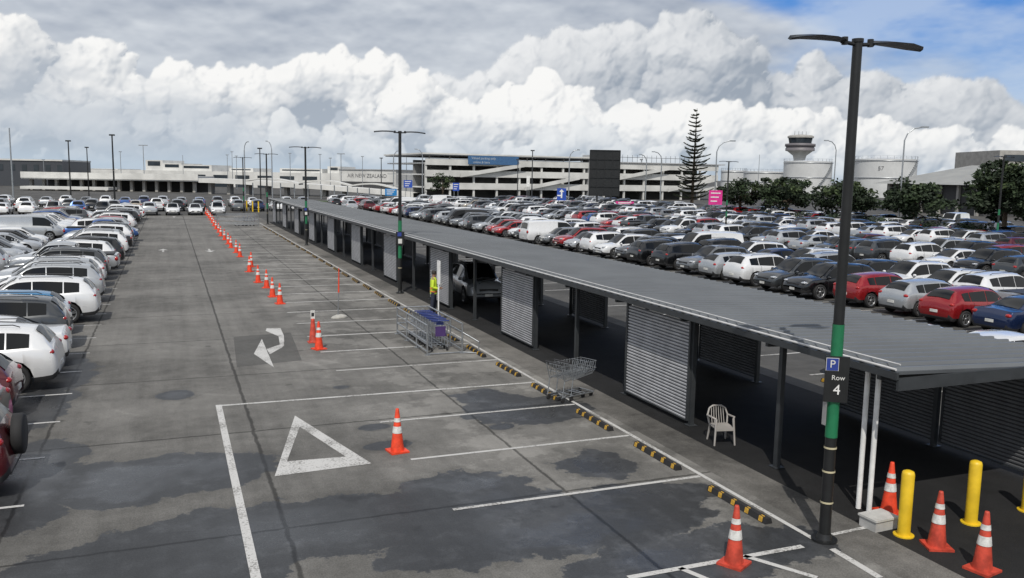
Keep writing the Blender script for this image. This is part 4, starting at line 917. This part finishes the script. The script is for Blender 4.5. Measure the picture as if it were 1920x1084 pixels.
T = Bld('terminal_building', 'long white airport terminal with flat roofs on the horizon at left', 118, 330, 790, 300)
zt = T.z(450, 322); L = T.L
T.part('wall', conc_white, [(0, L, 0, 30, 0, zt)])
xs_ = T.x(640)
for z0, z1 in ((2.6, 1.3), (6.0, 4.4)):
    for k in range(12): T.part('window_band', glass_b, [(2+(xs_-8)*k/12, (xs_-8)*(k+.86)/12, -.1, -.01, zt-z0, zt-z1)])
T.part('lower_shade_plate', shadow_in, [(1, L-1, -.15, -.05, 0, zt-6.6)])  # flat dark plate on the wall, shade of a recess painted on
for p0, p1, py in ((268, 300, 300), (300, 335, 306), (335, 392, 309), (140, 215, 316), (425, 470, 315), (520, 600, 316), (610, 634, 312)):
    xa, xb = T.x(p0), T.x(p1); zz = T.z((p0+p1)/2, py)
    r_ = T.part('roof_block', conc_white, [(xa, xb, 2, 16, zt+.01, zz)]); b = MB(); b.box(xa+1, xb-1, 1.9, 1.99, zt+(zz-zt)*.45, zz-.4); b.build('window', glass_b, r_)
Hn = Bld('hangar', 'white hangar with black airline lettering along its top', 636, 285, 742, 275)
zt = Hn.z(690, 319); Hn.part('wall', conc_white, [(0, Hn.L, 0, 20, 0, zt)]); Hn.part('roof', mat('grey_roof2', (.35, .36, .37), .6), [(-.3, Hn.L+.3, -.3, 20.3, zt+.01, zt+.3)])
Hn.part('opening_shade_plate', shadow_in, [(1, Hn.L-1, -.1, -.01, 0, Hn.z(690, 341))])  # flat dark plate, painted as the shaded inside of a doorway
text_part('AIR NEW ZEALAND', 1.75, mat('grey_lettering', (.12, .12, .13), .6), Hn.t, (Hn.L*.5, -.06, Hn.z(690, 330)))
D = Bld('dark_building', 'dark glass fronted low building at the far left edge', -60, 270, 118, 275)
zt = D.z(40, 301); D.part('wall', mat('charcoal_clad', (.05, .055, .065), .5), [(0, D.L, 0, 30, 0, zt)]); D.part('parapet', conc_white, [(-.2, D.L+.2, -.3, 30, zt+.01, zt+.5)])
for k in range(8): D.part('window', glass_b, [(2+D.L/8*k, D.L/8*(k+1), -.1, -.01, zt-3.2, zt-1.2)])
E_ = Bld('elevated_road', 'long white elevated roadway with dark underside at left', 40, 225, 372, 225, 'bridge')
zt = E_.z(200, 328); zb_ = E_.z(200, 338); E_.part('deck', conc_white, [(0, E_.L, 0, 12, zb_, zt)]); E_.part('barrier', conc_white, [(0, E_.L, -.3, -.01, zb_+.3, zt+.5)])
for k in range(14): E_.part('column', concrete, [(E_.L*k/14+1, E_.L*k/14+1.7, 2, 3, 0, zb_-.01)])
E_.part('under_shade_wall', shadow_in, [(1, E_.L-1, 11, 11.4, 0, zb_-.01)])  # dark wall added as painted shade beneath the deck
zz = E_.z(100, 354)
E_.part('low_canopy', conc_white, [(3, E_.L*.55, -6, -1, zz, zz+.7)])
for k in range(8): E_.part('canopy_post', concrete, [(4+E_.L*.5*k/8, 4.3+E_.L*.5*k/8, -4, -3.7, 0, zz-.01)])
Rm = Bld('road_ramp', 'white curved road ramp sloping down towards the parking building', 372, 212, 775, 205, 'ramp')
z0, z1 = Rm.z(372, 334), Rm.z(775, 362); b = MB(); N_ = 24; vs = []
for i in range(N_+1):
    q = i/N_; x = Rm.L*q; z = z0+(z1-z0)*(q**1.5); vs += [(x, 0, z-1.1), (x, 0, z), (x, 7, z), (x, 7, z-1.1)]
b.add(vs, [(4*i+j, 4*i+(j+1) % 4, 4*i+4+(j+1) % 4, 4*i+4+j) for i in range(N_) for j in range(4)]); b.build('deck', conc_white, Rm.t)
for k in range(11): q = (k+.3)/11; z = z0+(z1-z0)*(q**1.5); Rm.part('column', concrete, [(Rm.L*q, Rm.L*q+.8, 2, 4, 0, max(.3, z-1.12))])
for i, (p0, p1, py, d) in enumerate(((455, 560, 340, 190), (560, 660, 344, 188), (655, 745, 350, 185))):
    Cn = Bld('walkway_canopy', ['white curved walkway canopy nearest the lamp posts at left', 'middle white curved walkway canopy before the terminal', 'white curved walkway canopy nearest parking building'][i], p0, d, p1, d, 'canopy')
    b = MB(); vs = []; zz = Cn.z(p0, py)
    for j in range(13): q = j/12; z = zz+.8*math.sin(PI*q)-.6*q; vs += [(Cn.L*q, 0, z), (Cn.L*q, 0, z+.3), (Cn.L*q, 4, z+.3), (Cn.L*q, 4, z)]
    b.add(vs, [(4*m_+j, 4*m_+(j+1) % 4, 4*m_+4+(j+1) % 4, 4*m_+4+j) for m_ in range(12) for j in range(4)]); b.build('roof', conc_white, Cn.t)
    for k in range(4): Cn.part('post', galv, [(Cn.L*(k+.5)/4, Cn.L*(k+.5)/4+.2, 1.8, 2, 0, zz-.3)])
Hh = Bld('grey_roofed_hall', 'dark walled hall with wide pale grey roof behind the trees at right', 1650, 175, 1850, 150)
ze, zr_ = Hh.z(1700, 345), Hh.z(1760, 319); L = Hh.L; Hh.part('wall', shadow_in, [(1, L-1, 1, 30, 0, ze)])
b = MB(); b.add([(-1, -1, ze), (L+1, -1, ze), (L+1, 31, ze), (-1, 31, ze), (L*.3, 15, zr_+1.2), (L*.95, 15, zr_+1.2)], [(0, 1, 5, 4), (1, 2, 5), (2, 3, 4, 5), (3, 0, 4)]); b.build('roof', mat('pale_roof', (.30, .30, .28), .6, 0, .08, .3), Hh.t)
for k in range(6): Hh.part('column', concrete, [(L*k/6+2, L*k/6+2.5, .3, .8, 0, ze-.01)])
Rb = Bld('flat_roofed_block', 'grey flat roofed block behind large tree at the right edge', 1870, 200, 1990, 200)
zt = Rb.z(1890, 282); Rb.part('wall', concrete, [(0, Rb.L, 0, 20, 0, zt)]); Rb.part('window_band', glass_b, [(1, Rb.L-1, -.1, -.01, zt-2.5, zt-1)])
tank_m = mat('tank_white', (.55, .56, .56), .5, 0, .08, .15)
def tank(px0, px1, pyt, d, label, txt=None):
    c = (px0+px1)/2; g = P(c, 340, d); r = (px1-px0)/2/FL*d; z = zat(pyt, g.x, g.y)
    t = thing('storage_tank', label, 'tank', (g.x, g.y, 0)); b = MB(); b.lathe([(r, 0), (r, z), (r*.97, z), (0, z+r*.06)], 48); b.build('shell', tank_m, t, sharp=.6)
    for zz in (z*.5, z-.8): b = MB(); b.lathe([(r+.02, zz), (r+.25, zz+.02), (r+.25, zz+.25), (r+.02, zz+.27)], 48); b.build('ring_beam', galv, t)
    b = MB(); n = 30
    for i in range(n): a = 2*PI*i/n; b.cyl((r*math.cos(a), r*math.sin(a), z), (r*math.cos(a), r*math.sin(a), z+1.1), .05, .05, 4)
    b.lathe([(r-.03, z+1.05), (r+.03, z+1.1)], 30); b.build('railing', galv, t)
    b = MB(); an = math.atan2(-g.y, -g.x)
    for i in range(22): a = an+.2+i*.05; b.box(-.5, .5, -.35, .35, 0, .12, 0, Matrix.Translation(((r+.5)*math.cos(a), (r+.5)*math.sin(a), z*(i+.5)/22))@Matrix.Rotation(a, 4, 'Z'))
    b.build('stair', galv, t)
    if txt: text_part(txt, 2.1, MATS['grey_lettering'], t, ((r+.12)*math.cos(an-.12), (r+.12)*math.sin(an-.12), z-3.6), (PI/2, 0, an+PI/2))
tank(1603, 1712, 299, 330, 'large white storage tank numbered 57', '57')
tank(1470, 1556, 303, 380, 'white storage tank directly below the control tower')
tank(1395, 1470, 322, 400, 'low white storage tank left of the control tower')
tank(1352, 1398, 320, 420, 'small white storage tank right of the pine tree')
g = P(1497, 330, 450); S = 450/FL; zp = lambda py: zat(py, g.x, g.y)
ct = thing('control_tower', 'white airport control tower with wide dark glass cab', 'tower', (g.x, g.y, 0))
b = MB(); b.lathe([(17*S, 0), (16*S, zp(325)), (11*S, zp(305)), (10*S, zp(300)), (12*S, zp(292)), (22*S, zp(284)), (26*S, zp(283))], 28); b.build('shaft', conc_white, ct)
b = MB(); b.lathe([(26*S, zp(283)), (26*S, zp(278)), (25*S, zp(277.9)), (25*S, zp(275)), (27*S, zp(274.9)), (27*S, zp(270)), (24*S, zp(269.9)), (20*S, zp(269))], 28); b.build('gallery', mat('tower_gallery', (.16, .15, .16), .5), ct)
b = MB(); b.lathe([(20*S, zp(269)), (22*S, zp(259))], 12, smooth=False); b.build('glass_cab', glass_b, ct)
b = MB(); b.lathe([(23*S, zp(259)), (23.5*S, zp(256)), (20*S, zp(254)), (0, zp(252))], 28); b.build('roof', concrete, ct)
for x in (-14, -5, 3, 12): b = MB(); b.cyl((x*S, 0, zp(254)), (x*S, 0, zp(246)), .12, .06, 4); b.build('antenna', dark_metal, ct)
g = P(1132, 370, 150); bb = thing('billboard', 'tall black billboard seen from behind on dark posts', 'billboard', (g.x, g.y, 0), -YAW)
S = 150/FL; zt, zb_ = zat(282, g.x, g.y), zat(367, g.x, g.y)
b = MB(); b.box(-28*S, 28*S, -.2, .2, zb_, zt); b.build('board', black_metal, bb); b = MB()
for k in range(5): x = -28*S+56*S*k/4; b.box(x-.06, x+.06, -.3, -.201, zb_, zt)
for k in range(6): z = zb_+(zt-zb_)*k/5; b.box(-28*S, 28*S, -.36, -.301, z-.06, z+.06)
b.build('frame', black_metal, bb)
for x in (-1.2, 1.2): b = MB(); b.cyl((x, 0, 0), (x, 0, zb_+1), .18, .18, 8); b.build('post', dark_metal, bb)
pink = mat('pink_sign', (.62, .03, .25), .5)
def sign(px, y0, y1, wpx, d, m, label, sym=None):
    g = P(px, 360, d); S = d/FL; t = thing('road_sign', label, 'sign', (g.x, g.y, 0), -YAW); za, zb2 = zat(y1, g.x, g.y), zat(y0, g.x, g.y)
    b = MB(); b.box(-wpx/2*S, wpx/2*S, -.05, .05, za, zb2); b.build('board', m, t)
    for x in (-wpx*.3*S, wpx*.3*S): b = MB(); b.cyl((x, .1, 0), (x, .1, za+.5), .06, .06, 6); b.build('post', galv, t)
    b = MB()
    if sym == 'arrows':
        b.box(-.12, .12, -.08, -.051, za+.4, zb2-.6); b.poly([(-.4, -.08, zb2-.6), (.4, -.08, zb2-.6), (0, -.08, zb2-.15)]); b.box(-.7, -.121, -.08, -.051, za+.7, za+.9)
    else:
        for k in range(3): z = zb2-(zb2-za)*(k+.7)/3.6; b.box(-wpx*.36*S, wpx*(.36-.12*k)*S, -.08, -.051, z-.07, z+.07)
    b.build('symbol', white_paint, t)
sign(1053, 353, 376, 17, 140, blue_p, 'blue directional sign with white arrow left of billboard', 'arrows')
sign(1342, 357, 384, 25, 120, pink, 'bright pink sign board left of the round trees')
sign(1172, 378, 388, 34, 150, pink, 'low wide pink banner right of the billboard posts')
sign(765, 338, 352, 16, 190, blue_p, 'small blue sign above the ramp end')
sign(733, 354, 367, 22, 180, mat('cyan_sign', (.02, .2, .5), .4), 'light blue wide sign near the parking building entrance')
sign(855, 343, 358, 12, 180, blue_p, 'small blue sign in front of parking building')
sign(990, 330, 350, 6, 200, white_paint, 'narrow white sign in front of the parking building')
def curved(px, pyt, d, side, label, arm=28):
    g = P(px, 370, d); S = d/FL; t = thing('street_lamp', label, 'street lamp', (g.x, g.y, 0), -YAW, 'tall curved street lamps'); z = zat(pyt, g.x, g.y)
    b = MB(); r = max(.09, d*.0006); b.cyl((0, 0, 0), (0, 0, z-1.6), r*1.2, r, 8); A = arm*S
    b.tube([(0, 0, z-1.6), (side*A*.12, 0, z-.8), (side*A*.4, 0, z-.2), (side*A*.75, 0, z)], r*.8, 6); b.build('pole', galv, t)
    b = MB(); b.box(side*A*.72 if side > 0 else -A*1.05, side*A*1.05 if side > 0 else -A*.72, -.18, .18, z-.08, z+.1); b.build('lamp_head', galv, t)
for px, py, d, s, lb, a in ((1340, 264, 130, 1, 'curved street lamp just right of the pine tree', 32), (1562, 264, 150, -1, 'curved street lamp right of the control tower, arm to left', 22), (1688, 238, 105, 1, 'tallest curved street lamp in front of the numbered tank', 40), (1238, 285, 180, -1, 'curved street lamp against the right half of parking building', 18), (1066, 281, 170, 1, 'curved street lamp left of the billboard', 18), (460, 266, 170, 1, 'curved street lamp near the far end of shelter', 8), (511, 265, 170, -1, 'curved street lamp over the shelter end, arm to left', 10), (738, 282, 190, 1, 'curved street lamp left of the parking building', 14), (792, 280, 195, -1, 'curved street lamp at the left end of parking building', 14), (1210, 290, 190, -1, 'thin curved street lamp left of the pine tree', 14)):
    curved(px, py, d, s, lb, a)
def mast(px, pyt, d, m, head=1, w_=.13):
    g = P(px, 370, d); t = thing('light_mast', '', 'mast', (g.x, g.y, 0), -YAW, 'straight light masts on the horizon'); z = zat(pyt, g.x, g.y)
    b = MB(); b.cyl((0, 0, 0), (0, 0, z), w_, w_*.7, 8); b.build('pole', m, t)
    if head: b = MB(); b.box(-.5*head, .5*head, -.2, .2, z-.05, z+.18); b.build('lamp_head', m, t)
    return (px, t)
ms = [mast(*q) for q in ((25, 240, 130, galv, 0, .13), (133, 265, 150, black_metal, .8, .14), (167, 277, 180, black_metal, .7, .13), (215, 254, 140, black_metal, .8, .16), (272, 273, 240, galv, 2.4, .14), (489, 279, 160, black_metal, .8, .13), (640, 289, 230, galv, 2.0, .13), (715, 297, 220, dark_metal, .8, .14), (997, 283, 170, dark_metal, .8, .13), (229, 285, 260, galv, .8, .12), (85, 300, 260, galv, .8, .1), (345, 291, 260, galv, 0, .1), (428, 291, 280, galv, .8, .12), (437, 285, 280, galv, .8, .12), (445, 293, 280, galv, .8, .12), (545, 288, 260, galv, .8, .12), (601, 290, 250, galv, .8, .12), (620, 297, 250, galv, .8, .1), (680, 294, 250, galv, .8, .1), (762, 292, 240, galv, .8, .12), (1200, 300, 230, dark_metal, .8, .12), (970, 300, 200, dark_metal, .8, .12), (1420, 290, 300, galv, 0, .12))]
for i, (px, o) in enumerate(sorted(ms, key=lambda q: q[0])): o['label'] = f'thin straight light mast on the horizon, {ordn(i+1)} from the left'
for i, (px, py) in enumerate(((452, 395), (463, 396), (474, 397), (485, 398))):
    g = G(px, py); t = thing('entry_post', f'short yellow post beyond the far shelter end, {ordn(i+1)} from left', 'post', g, 0, 'posts beyond the shelter end'); b = MB(); b.cyl((0, 0, 0), (0, 0, 1.5), .1, .1, 8); b.build('post', yellow_p, t)
print('OBJ', len(bpy.data.objects), 'cars', len(cars))
scn.view_settings.view_transform = 'Standard'; scn.view_settings.look = 'None'; scn.view_settings.exposure = 0
